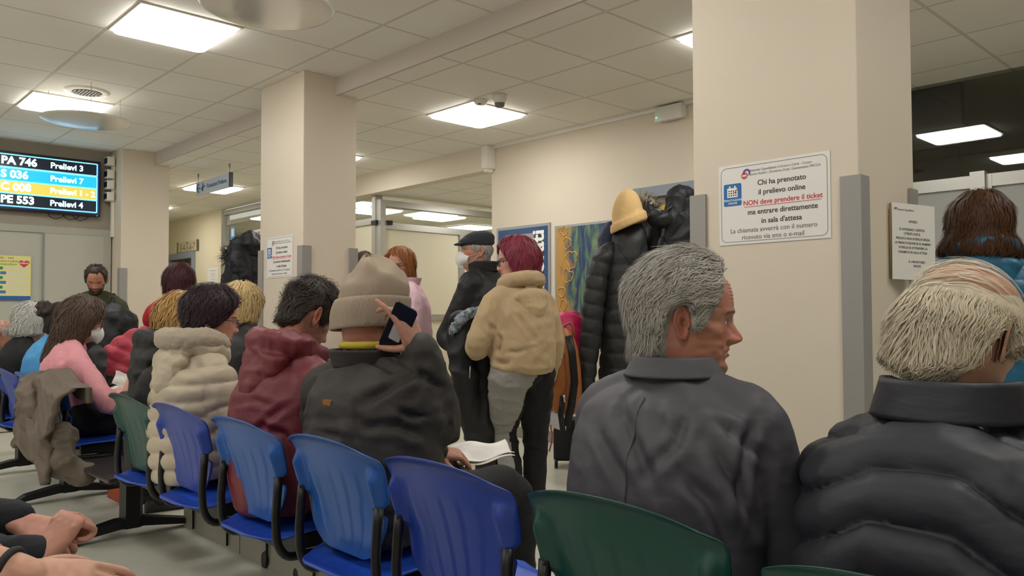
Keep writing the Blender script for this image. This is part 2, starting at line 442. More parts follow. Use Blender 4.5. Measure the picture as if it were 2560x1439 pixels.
def framed(name, kind, M, w, rows, cols=(0, 1), fw=.06, m_pan=CREAMP, low=False):
    """partition in the plane of M: rows = (z0, z1, 'glass'|'panel'), cols = fractions of the width for uprights"""
    fr = MB(); t = .05
    def bx(x0, x1, z0, z1, tt, b): 
        ps = [[tuple(M @ Vector((x, z, s))) for x, z in ((x0, z0), (x1, z0), (x1, z1), (x0, z1))] for s in (-tt, tt)]
        b.rings(ps)
    for c in cols: bx(c*w-fw/2, c*w+fw/2, 0, rows[-1][1]+fw if c in (0, 1) or not low else rows[-2][1], t, fr)
    for z0, z1, k in rows: bx(0, w, z1, z1+fw, t*.94, fr)
    bx(0, w, rows[0][0]-fw, rows[0][0], t*.94, fr)
    o = fr.build(name, ALU, None, smooth=False); struct(o)
    for z0, z1, k in rows:
        for c0, c1 in zip(cols, cols[1:]) if k == 'panel' or not low else ((0, 1),):
            b = MB(); bx(c0*w+fw/2, c1*w-fw/2, z0, z1, .006 if k == 'glass' else .02, b)
            b.build('pane' if k == 'glass' else 'infill', GL if k == 'glass' else m_pan, o, smooth=False)
    return o
framed('window_1', 'w', plane_m((5.2, 7.70, 0), (1, 0, 0), (0, 0, 1)), 4.4, [(.1, 1.07, 'panel'), (1.13, 2.14, 'panel'), (2.22, 2.40, 'glass')], (0, .27, .33, .66, 1), .075, low=True)
framed('window_2', 'w', plane_m((5.2, 11.95, 0), (0, -1, 0), (0, 0, 1)), 4.17, [(.1, 2.2, 'panel'), (2.27, ZF-.09, 'glass')], (0, .35, .7, 1), .07)
b = MB(); b.box((5.13, 7.70, 2.185), (5.19, 7.80, 2.235)); b.box((5.25, 7.62, 2.185), (5.31, 7.69, 2.235)); struct(b.build('trim_4', BLACK, smooth=False))
sbox('wall_glazed_room', (9.0, 7.7, 0), (9.1, 16.2, 2.6), WALLY)
# cream wall with the ward door
b = MB()
for lo, hi in (((5.15, 11.98, 0), (5.28, 12.98, 2.78)), ((5.15, 12.98, 2.19), (5.28, 14.1, 2.78)), ((5.15, 14.1, 0), (5.28, 16.2, 2.78))): b.box(lo, hi)
struct(b.build('wall_hall_front', WALLY, smooth=False))
b = MB(); b.box((5.1, 12.97, 0), (5.3, 13.03, 2.19)); b.box((5.1, 14.04, 0), (5.3, 14.1, 2.19)); b.box((5.1, 13.03, 2.09), (5.3, 14.04, 2.19))
d = b.build('door_1', SLATE, smooth=False); struct(d)
b = MB(); b.box((5.2, 13.35, .02), (5.24, 14.03, 2.08)); b.build('leaf', mat('dark_leaf', '#4a4438', .5), d, smooth=False)
b = MB(); b.box((5.195, 13.4, 1.80), (5.2, 13.98, 2.02)); b.build('transom', mat('yellow_board', '#c9a53a', .5), d, smooth=False)
sbox('wall_ward', (6.6, 12.0, 0), (6.7, 16.2, 2.78), mat('ward_white', '#f1e9e6', .6))
b = MB(); b.box((6.56, 13.55, 1.2), (6.6, 14.0, 1.98)); tag(b.build('notice_board', mat('crimson', '#b4203c', .5), smooth=False), 'crimson board on the white wall seen through the ward doorway', 'notice board')

# ---- wall posters' neighbour: door in the poster wall (slate frame with yellow leaf)
b = MB(); b.box((5.10, 2.95, 0), (5.16, 3.02, 2.155)); b.box((5.10, 3.89, 0), (5.16, 3.96, 2.155)); b.box((5.102, 3.02, 2.07), (5.16, 3.89, 2.155))
d = b.build('door_2', SLATE, smooth=False); struct(d)
b = MB(); b.box((5.135, 3.02, 2.0), (5.15, 3.89, 2.07)); b.build('lintel_shadow_strip', mat('lintel_shadow_taupe', '#7b7467', .6), d, smooth=False)  # dark strip standing in for the shadow under the lintel
b = MB(); b.box((5.13, 3.02, .01), (5.148, 3.89, 2.0)); b.build('leaf', mat('yellow_leaf', '#cfae34', .5), d, smooth=False)

# ---- sliding doors under the call screen
yw = 9.13
b = MB(); b.box((.55, yw-.05, 1.985), (2.70, yw, 2.055)); b.box((2.63, yw-.05, 0), (2.70, yw, 1.985)); b.box((.55, yw-.05, 0), (.62, yw, 1.985))
d = b.build('door_3', mat('door_frame_grey', '#a9a89c', .4), smooth=False); struct(d)
b = MB(); b.box((.6, yw-.03, .01), (2.07, yw-.004, 1.99)); b.build('leaf', DOORG, d, smooth=False)
b = MB(); b.box((2.06, yw-.045, .01), (2.64, yw-.012, 1.985)); b.build('leaf', DOORG, d, smooth=False)
b = MB(); b.box((2.055, yw-.05, .01), (2.075, yw-.044, 1.985)); b.build('edge_strip', GREYPL, d, smooth=False)

# ---- reception glazing on the right
framed('window_3', 'w', plane_m((6.02, 2.55, 0), (0, -1, 0), (0, 0, 1)), 6.0, [(.1, 1.0, 'panel'), (1.05, 1.995, 'panel')], (0, .147, .42, .7, 1), .085, mat('frosted_grey_panel', '#a3a39e', .35))
b = MB(); b.box((6.015, -3.4, 2.09), (6.027, 2.55, ZF)); g_ = b.build('window_4', GL, smooth=False); struct(g_)
b = MB(); b.box((5.99, .30, 2.08), (6.05, .33, ZF)); b.box((5.94, 1.66, 1.93), (6.06, 1.75, 2.10)); struct(b.build('trim_5', ALU, smooth=False))
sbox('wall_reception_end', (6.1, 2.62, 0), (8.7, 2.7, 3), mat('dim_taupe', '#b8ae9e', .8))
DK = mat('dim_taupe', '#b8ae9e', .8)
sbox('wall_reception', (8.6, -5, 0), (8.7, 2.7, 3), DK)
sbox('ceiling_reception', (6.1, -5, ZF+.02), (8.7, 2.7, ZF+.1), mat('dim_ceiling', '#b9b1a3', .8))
b = MB(); b.box((6.10, 1.84, 2.33), (6.16, 2.52, ZF-.01)); tag(b.build('dark_board', mat('charcoal_board', '#2b2a29', .6), smooth=False), 'charcoal board behind the upper reception glass next to the large pillar', 'board')
# ---- small labelled boxes on the screen pillar
for k, (z, mm) in enumerate(((2.69, WHITE), (2.56, WHITE), (2.44, WHITE), (2.32, WHITE))):
    p = aty(283, [408, 440, 466, 495][k], 9.12)
    t = empty('wall_box', ['top', 'second from top', 'second from bottom', 'bottom'][k]+' white device box stacked beside the call screen', 'device box', (2.668, 9.10, float(p[2])), 0, 'white device boxes beside the call screen')
    b = MB(); b.box((-.045, -.13, -.05), (.03, .0, .045), bev=.012); b.build('housing', WHITE, t)
    b = MB(); b.box((-.055, -.12, -.03), (-.044, -.05, .025)); b.build('socket', BLACK, t, smooth=False)
b = MB(); b.box((2.683, 9.02, 1.98), (2.712, 9.06, 2.85)); tag(b.build('cable_duct', WHITE, smooth=False), 'white vertical cable duct below the device boxes', 'cable duct')
# ------------------------------------------------------------------ CHAIRS
BLUE_A = mat('seat_blue_bright', '#15529f', 0.38, bump=(300, .05, .001))
BLUE_B = mat('seat_blue_royal', '#1b3993', 0.38, bump=(300, .05, .001))
BLUE_S = mat('seat_blue_pan', '#1f49b6', 0.4)
GREEN = mat('seat_green', '#0f4239', 0.38, bump=(300, .05, .001))
def interp(x, xs, ys): return np.interp(x, xs, ys)
def back_shell():
    nu, nv = 61, 46
    u = np.linspace(-1, 1, nu)[None, :]; v = np.linspace(0, 1, nv)[:, None]
    v = np.where(v < .2, v*v/.2*.5+v*.5, v)
    hw = interp(v[:, 0], [0, .02, .06, .12, .2, .3, .4, .46, .5, .56, .7, .86, .93, .97, 1], [.085, .112, .138, .162, .182, .196, .203, .206, .216, .230, .234, .239, .235, .226, .205])[:, None]
    y = u*hw
    z = .425+v*.335+.022*(1-u**2)*sstep(.75, 1, v)-.01*u**4*sstep(.8, 1, v)
    x = .035-.095*v+.06*v*(1-v)                                  # recline
    x = x+.035*(u**2)*sstep(.05, .5, v)*(hw/.23)**2               # dished round the sitter
    x = x-.014*sstep(.94, 1, v)                                  # rolled lip
    sl = np.exp(-((np.abs(y)-.207)/.019)**2)*sstep(.40, .50, v)*(1-sstep(.72, .88, v))
    x = x-.034*sl                                                # sleeves over the tubes
    rb = sstep(.06, .16, v)*(1-sstep(.68, .82, v))*(np.abs(u) < .82)
    ph = (u*3.6) % 1.0
    x = x-.0032*rb*(1-ph)
    P = np.stack([x+0*u, y, z+0*u], -1)
    Q = P.copy(); Q[..., 0] += .006
    b = MB(); b.slab(P, Q); return b
def seat_shell():
    nu, nv = 31, 31
    u = np.linspace(-1, 1, nu)[None, :]; v = np.linspace(0, 1, nv)[:, None]
    hw = interp(v[:, 0], [0, .03, .1, .2, .35, .6, .9, .96, 1], [.08, .12, .165, .20, .218, .228, .225, .21, .17])[:, None]
    y = u*hw; x = -.055+.49*v+0*u
    z = .392+.022*np.abs(u)**2.5*sstep(.1, .4, v)+.014*v-.035*sstep(.85, 1, v)+.010*sstep(.12, 0, v)-.008*np.sin(PI*v)+.0016*np.cos(u*18)*(np.abs(u) < .8)*sstep(.06, .2, v)*(1-sstep(.7, .85, v))
    P = np.stack([x, y, z], -1); Q = P.copy(); Q[..., 2] -= .008
    b = MB(); b.slab(P, Q); return b
def tube_path(s):
    pts = [(.008, s*.207, .60), (.004, s*.207, .55), (-.002, s*.207, .47)]
    for k in range(7):
        a = R(90*k/6); pts.append((.060-.06*math.cos(a), s*.207, .42-.09*math.sin(a)-.0))
    pts += [(.16, s*.205, .327), (.30, s*.2, .325)]
    return pts
_bs, _ss = back_shell(), seat_shell()
CHAIR0 = {}
def waiting_chair(y, colour, label, x=1.149):
    t = empty('waiting_chair', label, 'chair', (x, y*.93, .098), 0, 'plastic waiting chairs bolted to the beams')
    t.scale = (.93, .95, .93)
    def inst(key, fn):
        if key not in CHAIR0: CHAIR0[key] = fn(); CHAIR0[key].parent = t; return
        o = CHAIR0[key].copy(); COL.objects.link(o); o.parent = t
    inst('back'+colour.name, lambda: _bs.build('backrest', colour))
    inst('seat', lambda: _ss.build('seat', BLUE_S))
    for s in (-1, 1):
        def tb():
            b = MB(); b.tube(tube_path(s), .0145, 10); return b.build('frame_tube', BLACK)
        inst('tube%d' % s, tb)
        def sc():
            b = MB(); b.ball((-.003, s*.2, .595), (.004, .005, .005), 5); return b.build('screw', BLACK)
        inst('screw%d' % s, sc)
    def br():
        b = MB(); b.box((.09, -.2,   .345), (.33, -.17, .392)); b.box((.09, .17, .345), (.33, .2, .392)); b.box((.12, -.2, .365), (.30, .2, .378)); return b.build('bracket', BLACK, smooth=False)
    inst('bracket', br)
    return t
CH_Y = [.40, 1.0, 1.54, 2.06, 2.64, 3.235, 3.80]
ROW = [(GREEN, 'dark green plastic chair under the man in the navy quilted jacket'),
       (GREEN, 'dark green plastic chair under the grey-haired man in the grey jacket'),
       (BLUE_B, 'empty royal blue plastic chair between the beanie man and the grey-haired man'),
       (BLUE_A, 'blue plastic chair under the man in the beige beanie'),
       (BLUE_A, 'blue plastic chair under the man in the burgundy hooded jacket'),
       (BLUE_B, 'blue plastic chair under the woman in the cream padded jacket'),
       (GREEN, 'dark green plastic chair next to the black side table')]
for y, (c, l) in zip(CH_Y, ROW): waiting_chair(y, c, l, 1.149 if y > .5 else 1.07)
ROW2 = [(BLUE_A, 'blue plastic chair with a brown jacket hung over its back', 5.14), (BLUE_A, 'blue plastic chair under the person in the sky blue sweater', 5.69),
        (BLUE_B, 'blue plastic chair under the grey-haired woman in black', 6.26), (GREEN, 'dark green plastic chair at the far left end of the row', 6.83)]
for c, l, y in ROW2: waiting_chair(y, c, l)

def bench(y0, y1, posts, table, label):
    t = empty('bench_frame', label, 'bench frame', (1.42, (y0+y1)/2, 0), 0, 'black beam frames under the chairs')
    ox, oy = 1.42, (y0+y1)/2
    b = MB(); b.box((-.04, y0-oy, .30), (.04, y1-oy, .378), bev=.004); b.build('beam', BLACK, t, smooth=False)
    for yp in posts:
        b = MB(); q = yp-oy
        b.prism([(-.04, q-.055), (.03, q-.055), (.05, q-.035), (.05, q+.05), (-.04, q+.05)], 2, .05, .36)
        b.build('post', BLACK, t, smooth=False)
        f = MB()
        pr = [(-.30, .0), (-.27, .0), (-.245, .028), (-.06, .05), (.06, .05), (.27, .022), (.30, .0), (.335, .0), (.325, .025), (.30, .045), (.07, .095), (-.07, .095), (-.24, .062), (-.285, .035)]
        f.prism([(p[0], p[1]) for p in pr], 1, q-.04, q+.04); f.build('foot', BLACK, t, smooth=False)
    if table:
        b = MB(); b.box((-.26, table[0]-oy, .380), (.22, table[1]-oy, .405), bev=.01); b.build('side_table', mat('dark_laminate', '#2c2625', .35), t, smooth=False)
    return t
bench(.1, 4.55, (4.40, 1.27), (3.90, 4.50), 'black beam frame with a small dark side table carrying the front chairs')
bench(4.62, 6.9, (5.55, 6.75), None, 'black beam frame carrying the chairs on the left')
# grey board standing on the floor behind the beam, with black rods
PAN = mat('grey_skirt', '#9b988a', .5)
t = empty('modesty_board', 'low grey boards with black rods standing on the floor under the chairs', 'board', (1.70, 2.5, 0))
for k in range(6):
    b = MB(); y0 = .2+.7*k; b.box((-.008, y0-2.5, 0.0), (.008, y0+.69-2.5, .285)); b.build('board', PAN, t, smooth=False)
for k in range(10):
    b = MB(); y0 = .45+.42*k; b.tube([(-.02, y0-2.5, .02), (-.02, y0-2.5, .29)], .006, 6); b.build('rod', BLACK, t)
# ------------------------------------------------------------------ SIGNS, SCREEN, POSTERS
INK = mat('ink_dark', '#3f3a37', .7); INKM = mat('ink_mid', '#6d6964', .7); RED = mat('ink_red', '#c2393c', .7)
SBLUE = mat('sign_blue', '#1668a8', .5); SWH = mat('sign_white', '#f1f1ee', .5); ORG = mat('logo_orange', '#c9564a', .5); VIO = mat('logo_violet', '#5a3f8c', .5)
LINEG = mat('line_grey', '#8f8a87', .6)
def notice(y, z, W, H, label):
    t = empty('notice', label, 'notice', (2.779, y, z), 0, 'booking notices on the pillars')
    M = Matrix.Translation((0, 0, 0)) @ plane_m((0, 0, 0), (0, -1, 0), (0, 0, 1)); s = W/.46
    sheet('sheet', M, W, H, PAPER, t, 0, .002)
    # rounded frame line
    pts = []; w2, h2, r = W/2-.012*s, H/2-.012*s, .022*s
    for cx, cy, a0 in ((w2-r, -h2+r, -90), (w2-r, h2-r, 0), (-w2+r, h2-r, 90), (-w2+r, -h2+r, 180)):
        for k in range(6): a = R(a0+18*k); pts.append((cx, cy, math.cos(a), math.sin(a)))
    b = MB(); q = .0022*s
    b.rings([[tuple(M @ Vector((c[0]+(r+d)*c[2], c[1]+(r+d)*c[3], zz))) for c in pts] for d, zz in ((0, .0021), (0, .0028), (q, .0028), (q, .0021))], cap=False)
    b.build('border', LINEG, t, smooth=False)
    X = .035*s
    text('lettering', [('Chi ha prenotato', X+.005*s, .075*s, .0285*s), ('il prelievo online', X+.005*s, .038*s, .0285*s)
                       , ('ma entrare direttamente', X+.005*s, -.037*s, .0285*s), ("in sala d'attesa", X+.003*s, -.074*s, .0285*s)], INK, t, M @ Matrix.Translation((0, 0, .0022)), bold=.016)
    text('red_lettering', [('NON deve prendere il ticket', X+.005*s, .0*s, .0272*s)], RED, t, M @ Matrix.Translation((0, 0, .0022)), bold=.014)
    sheet('underline', M, .315*s, .002*s, RED, t, .0022, .0004, x=X+.005*s, y=-.0145*s)
    text('small_lettering', [('La chiamata avverr\u00e0 con il numero', 0, -.106*s, .0258*s), ('ricevuto via sms o e-mail', 0, -.134*s, .0258*s)], INKM, t, M @ Matrix.Translation((0, 0, .0022)), bold=.003)
    text('header_lettering', [('Azienda Ospedaliera S.Croce e Carle - Cuneo', X, .127*s, .0135*s), ('Laboratorio Analisi - Direttore Dott. Giammatteo MICCA', X, .112*s, .0135*s)], INKM, t, M @ Matrix.Translation((0, 0, .0022)))
    ic = sheet('icon', M, .078*s, .088*s, SBLUE, t, .0022, .001, r=.006*s, x=-.168*s, y=.040*s)
    b = MB(); cx, cy = -.168*s, .052*s
    for lo, hi in (((-.023, -.022), (.023, .015)), ((-.015, .013), (-.008, .023)), ((.008, .013), (.015, .023))):
        b.rings([[tuple(M @ Vector((cx+u*s, cy+v*s, zz))) for u, v in (lo, (hi[0], lo[1]), hi, (lo[0], hi[1]))] for zz in (.0032, .0040)])
    b.build('calendar', SWH, ic, smooth=False)
    b = MB()
    for i in range(4):
        for j in range(3):
            u, v = -.0175+.01*i, -.017+.009*j
            b.rings([[tuple(M @ Vector((cx+(u+a)*s, cy+(v+c)*s, zz))) for a, c in ((0, 0), (.006, 0), (.006, .005), (0, .005))] for zz in (.0040, .0043)])
    b.build('day_grid', INK, ic, smooth=False)
    b = MB(); b.tube([tuple(M @ Vector((cx+u*s, cy+v*s, .0045))) for u, v in ((.006, .0), (.012, -.006), (.024, .014))], .0014*s, 5); b.build('tick', RED, ic)
    text('icon_lettering', [('PRENOTAZIONI', cx, .018*s, .0112*s), ('ONLINE', cx, .006*s, .0112*s)], SWH, ic, M @ Matrix.Translation((0, 0, .0033)), bold=.01)
    lg = MB(); lx, ly = -.115*s, .118*s
    lg.rings([[tuple(M @ Vector((lx+.014*s*math.cos(2*PI*k/20), ly-.008*s+.014*s*math.sin(2*PI*k/20), zz))) for k in range(20)] for zz in (.0022, .0027)]); 
    lg.build('emblem', ORG, t, smooth=False)
    b = MB()
    b.rings([[tuple(M @ Vector((lx+.010*s+r_*s*math.cos(R(a)), ly+.002*s+r_*s*math.sin(R(a)), zz))) for a in range(-30, 200, 15)] for r_, zz in ((.0165, .0022), (.0165, .0029), (.009, .0029), (.009, .0022))], cap=False, closed=False)
    b.build('emblem_arc', VIO, t, smooth=False)
    sheet('emblem_bar', M, .018*s, .005*s, SWH, t, .0028, .0004, x=lx, y=ly-.008*s)
    return t
notice(1.497, 1.576, .455, .315, 'large framed white notice with red line on the near right pillar')
notice(5.437, 1.575, .42, .305, 'smaller-looking white notice on the middle pillar, same text')

# hanging tilted notice at the rear edge of the near pillar
pA = aty(2284, 605, 1.12)
t = empty('notice_sheet', 'white paper notice with lines of print stuck to the pillar edge by the teal jacket', 'notice', pA)
dr = np.array([math.cos(R(-8)), math.sin(R(-8)), 0]); M = plane_m((0, 0, 0), (1, -.32, -.02), (.02, .0, 1))
sheet('sheet', M, .235, .285, PAPER, t, 0, .002, x=0, y=0)
text('lettering', [('AVVISO', -.005, .075, .014), ('SI AVVISANO I GENTILI', -.01, .045, .0135), ('UTENTI CHE IL', -.01, .029, .0135), ('PRELIEVO NON SI ESEGUE SENZA', -.005, .011, .0125), ('LA PRENOTAZIONE ED IL NUMERO', -.005, -.006, .0125), ('SI PREGA DI ATTENDERE LA', -.005, -.023, .0125), ('CHIAMATA IN SALA ATTESA', -.008, -.040, .0125), ('IL LABORATORIO', .015, -.075, .0115), ('ANALISI', .015, -.09, .0115)], INK, t, M @ Matrix.Translation((0, 0, .0022)), bold=.006)
text('header_lettering', [('Azienda Ospedaliera', -.045, .118, .011)], INKM, t, M @ Matrix.Translation((0, 0, .0022)))
b = MB(); b.ball(tuple(M @ Vector((-.1, .122, .003))), (.007, .007, .002), 5); b.build('emblem', VIO, t)
b = MB(); b.tube([tuple(M @ Vector((-.118, -.14, -.006))), tuple(M @ Vector((-.118, .14, -.006)))], .004, 6); b.build('backing_edge', mat('kraft', '#8d7350', .7), t)

# ---- call screen
t = empty('call_screen', 'wide wall screen listing blood test call numbers in coloured bars', 'screen', (2.0, 9.05, 2.5))
_zq = [aty(200, q, 9.03)[2] for q in (421, 453, 483, 513)]
px0, px1, pz0, pz1 = 1.36, 2.575, _zq[3]-.105, _zq[0]+.095
M = plane_m((0, 0, 0), (1, 0, 0), (0, 0, 1))
b = MB(); b.box((px0-2, -.02, pz0-2.5), (px1-2, .06, pz1-2.5), bev=.006); b.build('casing', mat('screen_black', '#0b0d11', .3), t, smooth=False)
SCR = mat('screen_navy', '#0a2a66', .3, emit=.9); SDK = mat('screen_dark', '#0d1a28', .3, emit=.7); SCY = mat('screen_cyan', '#1cb4dc', .3, emit=1.0); SYL = mat('screen_yellow', '#d6c455', .3, emit=.9)
SBR = mat('screen_border', '#7fdcff', .3, emit=1.2); STX = mat('screen_text', '#d8f4ff', .3, emit=1.1)
Ms = plane_m((0, -.0205, 0), (1, 0, 0), (0, 0, 1))
scr = sheet('display', Ms, px1-px0-.03, pz1-pz0-.05, SCR, t, 0, .001, x=(px0+px1)/2-2, y=(pz0+pz1)/2-2.5)
zs = [aty(200, q, 9.03)[2]-2.5 for q in (421, 453, 483, 513)]
rows = [('PA 746', 'Prelievi 3', SDK), ('S 036', 'Prelievi 7', SCY), ('C 008', 'Prelievi 1 - 2', SYL), ('PE 553', 'Prelievi 4', SDK)]
xl, xr = px0+.03-2, px1-.03-2
for (a, c, m_), z in zip(rows, zs):
    sheet('bar_edge', Ms, xr-xl, .137, SBR, scr, .001, .001, r=.012, x=(xl+xr)/2, y=z)
    sheet('bar', Ms, xr-xl-.024, .113, m_, scr, .002, .001, r=.006, x=(xl+xr)/2, y=z)
    text('call_number', [(a, -.327, z, .105)], STX, scr, Ms @ Matrix.Translation((0, 0, .003)), bold=.045, align='LEFT')
    text('call_desk', [(c, .102, z-.003, .082)], STX, scr, Ms @ Matrix.Translation((0, 0, .003)), bold=.035, align='LEFT')
for k, x in enumerate((.17, .31, .4)):
    b = MB(); b.tube([(x-.08, .03, pz0-2.5+.01), (x-.05, .04, pz0-2.53), (x, .045, pz0-2.548), (x+.05, .04, pz0-2.53), (x+.09, .03, pz0-2.49)], .004, 6); b.build('cable', BLACK, t)
b = MB(); b.ball((px1-2.03, -.022, pz0-2.49), (.004, .002, .004), 5); b.build('indicator', mat('green_led', '#30f0a0', .4, emit=3), t)

# ---- hanging direction sign
X = 3.62
pl, pr = atx(490, 472, X), atx(573, 450, X)
t = empty('hanging_sign', 'white and blue direction sign hung on two wires in the hall', 'sign', (X, (pl[1]+pr[1])/2, (pl[2]+pr[2])/2))
M = plane_m((0, 0, 0), (0, -1, 0), (0, 0, 1)); W = abs(pl[1]-pr[1])
b = MB(); b.box((0, -W/2, -.075), (.03, W/2, .075)); b.build('board', mat('sign_lightblue', '#c6d5ea', .4), t, smooth=False)
b = MB(); b.box((-.004, -W/2-.02, -.08), (.034, -W/2, .08)); b.build('end_cap', mat('end_black', '#202028', .5), t, smooth=False)
text('lettering', [('Postazioni Prelievo', .125, .0, .069)], mat('sign_ink', '#3d5f97', .6), t, M @ Matrix.Translation((0, 0, .002)), bold=.005)
b = MB(); Q = [(-W/2+.03, 0), (-W/2+.11, .0)]
for pts in ([(-W/2+.03, 0), (-W/2+.13, 0)], [(-W/2+.085, .05), (-W/2+.03, 0), (-W/2+.085, -.05)]): b.tube([tuple(M @ Vector((u, v, .003))) for u, v in pts], .006, 6)
b.build('arrow', SBLUE, t)
b = MB(); b.ball(tuple(M @ Vector((-W/2+.2, .035, .003))), (.004, .014, .014), 6)
for pts in ([(-.0, .015), (-.0, -.045)], [(0, .0), (.05, .012)], [(-.03, -.02), (0, .01)]): b.tube([tuple(M @ Vector((-W/2+.2+u, v, .003))) for u, v in pts], .007, 6)
b.build('pictogram', SBLUE, t)
for s in (-1, 1):
    b = MB(); b.tube([(.015, s*W/2*.94, .07), (.015, s*W/2*.94, ZF-t.location.z)], .002, 6); b.lathe([(.004, ZF-t.location.z-.05), (.012, ZF-t.location.z)], 10, M=Matrix.Translation((.015, s*W/2*.94, 0))); b.build('wire', GREYPL, t)

# ---- ward number plates
p0, p1 = atx(446, 615, 5.14), atx(495, 616, 5.14)
t = empty('door_plate', 'beige plate reading 3-4-5-6-7 over the ward door', 'sign', (5.14, (p0[1]+p1[1])/2, (p0[2]+p1[2])/2))
W = abs(p0[1]-p1[1])
b = MB(); b.box((-.012, -W/2, -.085), (0, W/2, .085)); b.build('plate', mat('plate_beige', '#c9bd9c', .5), t, smooth=False)
text('lettering', [('3-4-5-6-7', 0, -.02, .17), ('Prelievi', 0, .062, .04)], mat('plate_ink', '#6a6456', .6), t, M @ Matrix.Translation((0, 0, .0125)))
for s in (-1, 1):
    b = MB(); b.box((-.018, s*W/2-.02, -.09), (.0, s*W/2+.02, .09)); b.build('end_cap', mat('bronze', '#6b6047', .5), t, smooth=False)
p0 = atx(641, 592, 5.13)
t = empty('door_plate', 'white plate reading 1-2 above the black coats, cut by the middle pillar', 'sign', (5.13, p0[1]-.12, p0[2]+.01))
b = MB(); b.box((-.012, -.28, -.10), (0, .22, .09)); b.build('plate', PAPER, t, smooth=False)
text('lettering', [('1-2', -.0, -.045, .15), ('Prelievi', -.0, .05, .045)], INK, t, M @ Matrix.Translation((0, 0, .0125)))
p0 = atx(571, 590, 5.12)
t = empty('glass_sticker', 'small blue and white sticker on the hall glass', 'sticker', (5.19, p0[1], p0[2]))
sheet('sheet', M, .16, .30, mat('sticker_blue', '#5f9fd6', .5), t, .002, .001, r=.02); sheet('mark', M, .09, .12, SWH, t, .003, .001, y=.06); sheet('strip', M, .1, .03, SWH, t, .003, .001, y=-.08); sheet('strip', M, .1, .03, SWH, t, .003, .001, y=-.125)
p0 = atx(531, 690, 5.14)
t = empty('wall_paper', 'pale printed sheet on the cream wall left of the hall glazing', 'notice', (5.148, p0[1], p0[2]))
sheet('sheet', M, .42, .27, PAPER, t, 0, .001)
text('lettering', [('Avviso agli utenti', 0, .09, .035), ('orario prelievi', 0, .04, .03), ('7.30 - 9.30', 0, 0, .03), ('dal lunedi', 0, -.045, .03), ('al venerdi', 0, -.09, .03)], LINEG, t, M @ Matrix.Translation((0, 0, .001)))

# ---- yellow poster on the sliding door
t = empty('door_poster', 'yellow health poster with a red heart taped to the sliding door', 'poster', (1.72, 9.095, 1.52))
M = plane_m((0, -.012, 0), (1, 0, 0), (0, 0, 1))
sheet('sheet', M, .47, .44, mat('poster_yellow', '#e4dc8e', .55), t, 0, .001)
sheet('footer', M, .47, .042, mat('poster_blue', '#2a60a8', .55), t, .001, .0005, y=-.199)
hb = MB(); hp = []
for k in range(28):
    a = 2*PI*k/28; hp.append((16*math.sin(a)**3, 13*math.cos(a)-5*math.cos(2*a)-2*math.cos(3*a)-math.cos(4*a)))
hb.rings([[tuple(M @ Vector((.175+u*.0030, .145+v*.0026, zz))) for u, v in hp] for zz in (.001, .002)]); hb.build('heart', mat('heart_red', '#c83a42', .5), t, smooth=False)
text('heart_lettering', [('Valore', .172, .15, .032)], SWH, t, M @ Matrix.Translation((0, 0, .0022)), bold=.01)
text('lettering', [('REGIONE  -  ASO', -.01, .195, .026), ('Prevenzione e salute', .0, .165, .03)], INK, t, M @ Matrix.Translation((0, 0, .0012)))
text('green_lettering', [('cardiovascolare', .0, .135, .036)], mat('poster_green', '#3f9a3c', .5), t, M @ Matrix.Translation((0, 0, .0012)), bold=.012)
for k in range(6):
    z = .095-.047*k
    sheet('number_tab', M, .05, .03, mat('tab_green', '#3d8a48', .5) if k % 2 == 0 else mat('tab_blue', '#4a78b8', .5), t, .001, .001, r=.006, x=-.03+(.028 if k % 2 else 0), y=z)
    sheet('text_block', M, .2, .026, mat('block_grey', '#d9d7c4', .6), t, .001, .0006, x=.105, y=z-.002)

# ---- posters on the front wall
M = plane_m((0, 0, 0), (0, -1, 0), (0, 0, 1))
t = empty('wall_poster', 'blue framed poster with white upright lettering behind the red-haired woman', 'poster', (5.147, 5.28, 1.55), 0, 'framed posters on the front wall')
sheet('frame', M, .71, .84, mat('frame_silver', '#a7a9ac', .35, .4), t, 0, .012)
sheet('print', M, .66, .79, mat('poster_navy', '#33527c', .5, var=(4, '#21395e', .8)), t, .012, .001)
sheet('photo', M, .40, .62, mat('poster_taupe', '#a39b9a', .5, var=(5, '#7d7478', .8)), t, .013, .0006, x=-.03, y=.03)
sheet('dark_block', M, .12, .70, mat('poster_dark', '#2b2f3c', .5), t, .0132, .0006, x=.215, y=.01)  # dark printed block behind the upright lettering
text('lettering', [('laborati', 0, 0, .205)], SWH, t, M @ Matrix.Translation((.215, .05, .0145)) @ Matrix.Rotation(R(90), 4, 'Z'), bold=.03)
t = empty('wall_poster', 'framed abstract poster in navy, green and orange captioned Il Filatoio', 'poster', (5.147, 4.545, 1.50), 0, 'framed posters on the front wall')
sheet('frame', M, .64, .86, mat('frame_silver', '#a7a9ac', .35, .4), t, 0, .012)
ART = mat('abstract_print', '#27405e', .55)
nt = ART.node_tree; N, L = nt.nodes, nt.links; bs = N['Principled BSDF']
tc = N.new('ShaderNodeTexCoord'); mp = N.new('ShaderNodeMapping'); mp.inputs['Scale'].default_value = (1, 9, 1.6); L.new(tc.outputs['Object'], mp.inputs[0])
nz = N.new('ShaderNodeTexNoise'); nz.inputs['Scale'].default_value = 2.4; nz.inputs['Detail'].default_value = 6; nz.inputs['Distortion'].default_value = .8; L.new(mp.outputs[0], nz.inputs['Vector'])
cr = N.new('ShaderNodeValToRGB'); L.new(nz.outputs['Fac'], cr.inputs[0])
for k, (p_, c_) in enumerate(((.30, '#1d2c49'), (.46, '#2c4468'), (.55, '#4f6b58'), (.68, '#6d8a68'))):
    e = cr.color_ramp.elements[k] if k < 2 else cr.color_ramp.elements.new(p_)
    e.position = p_; e.color = (*lin(c_), 1)
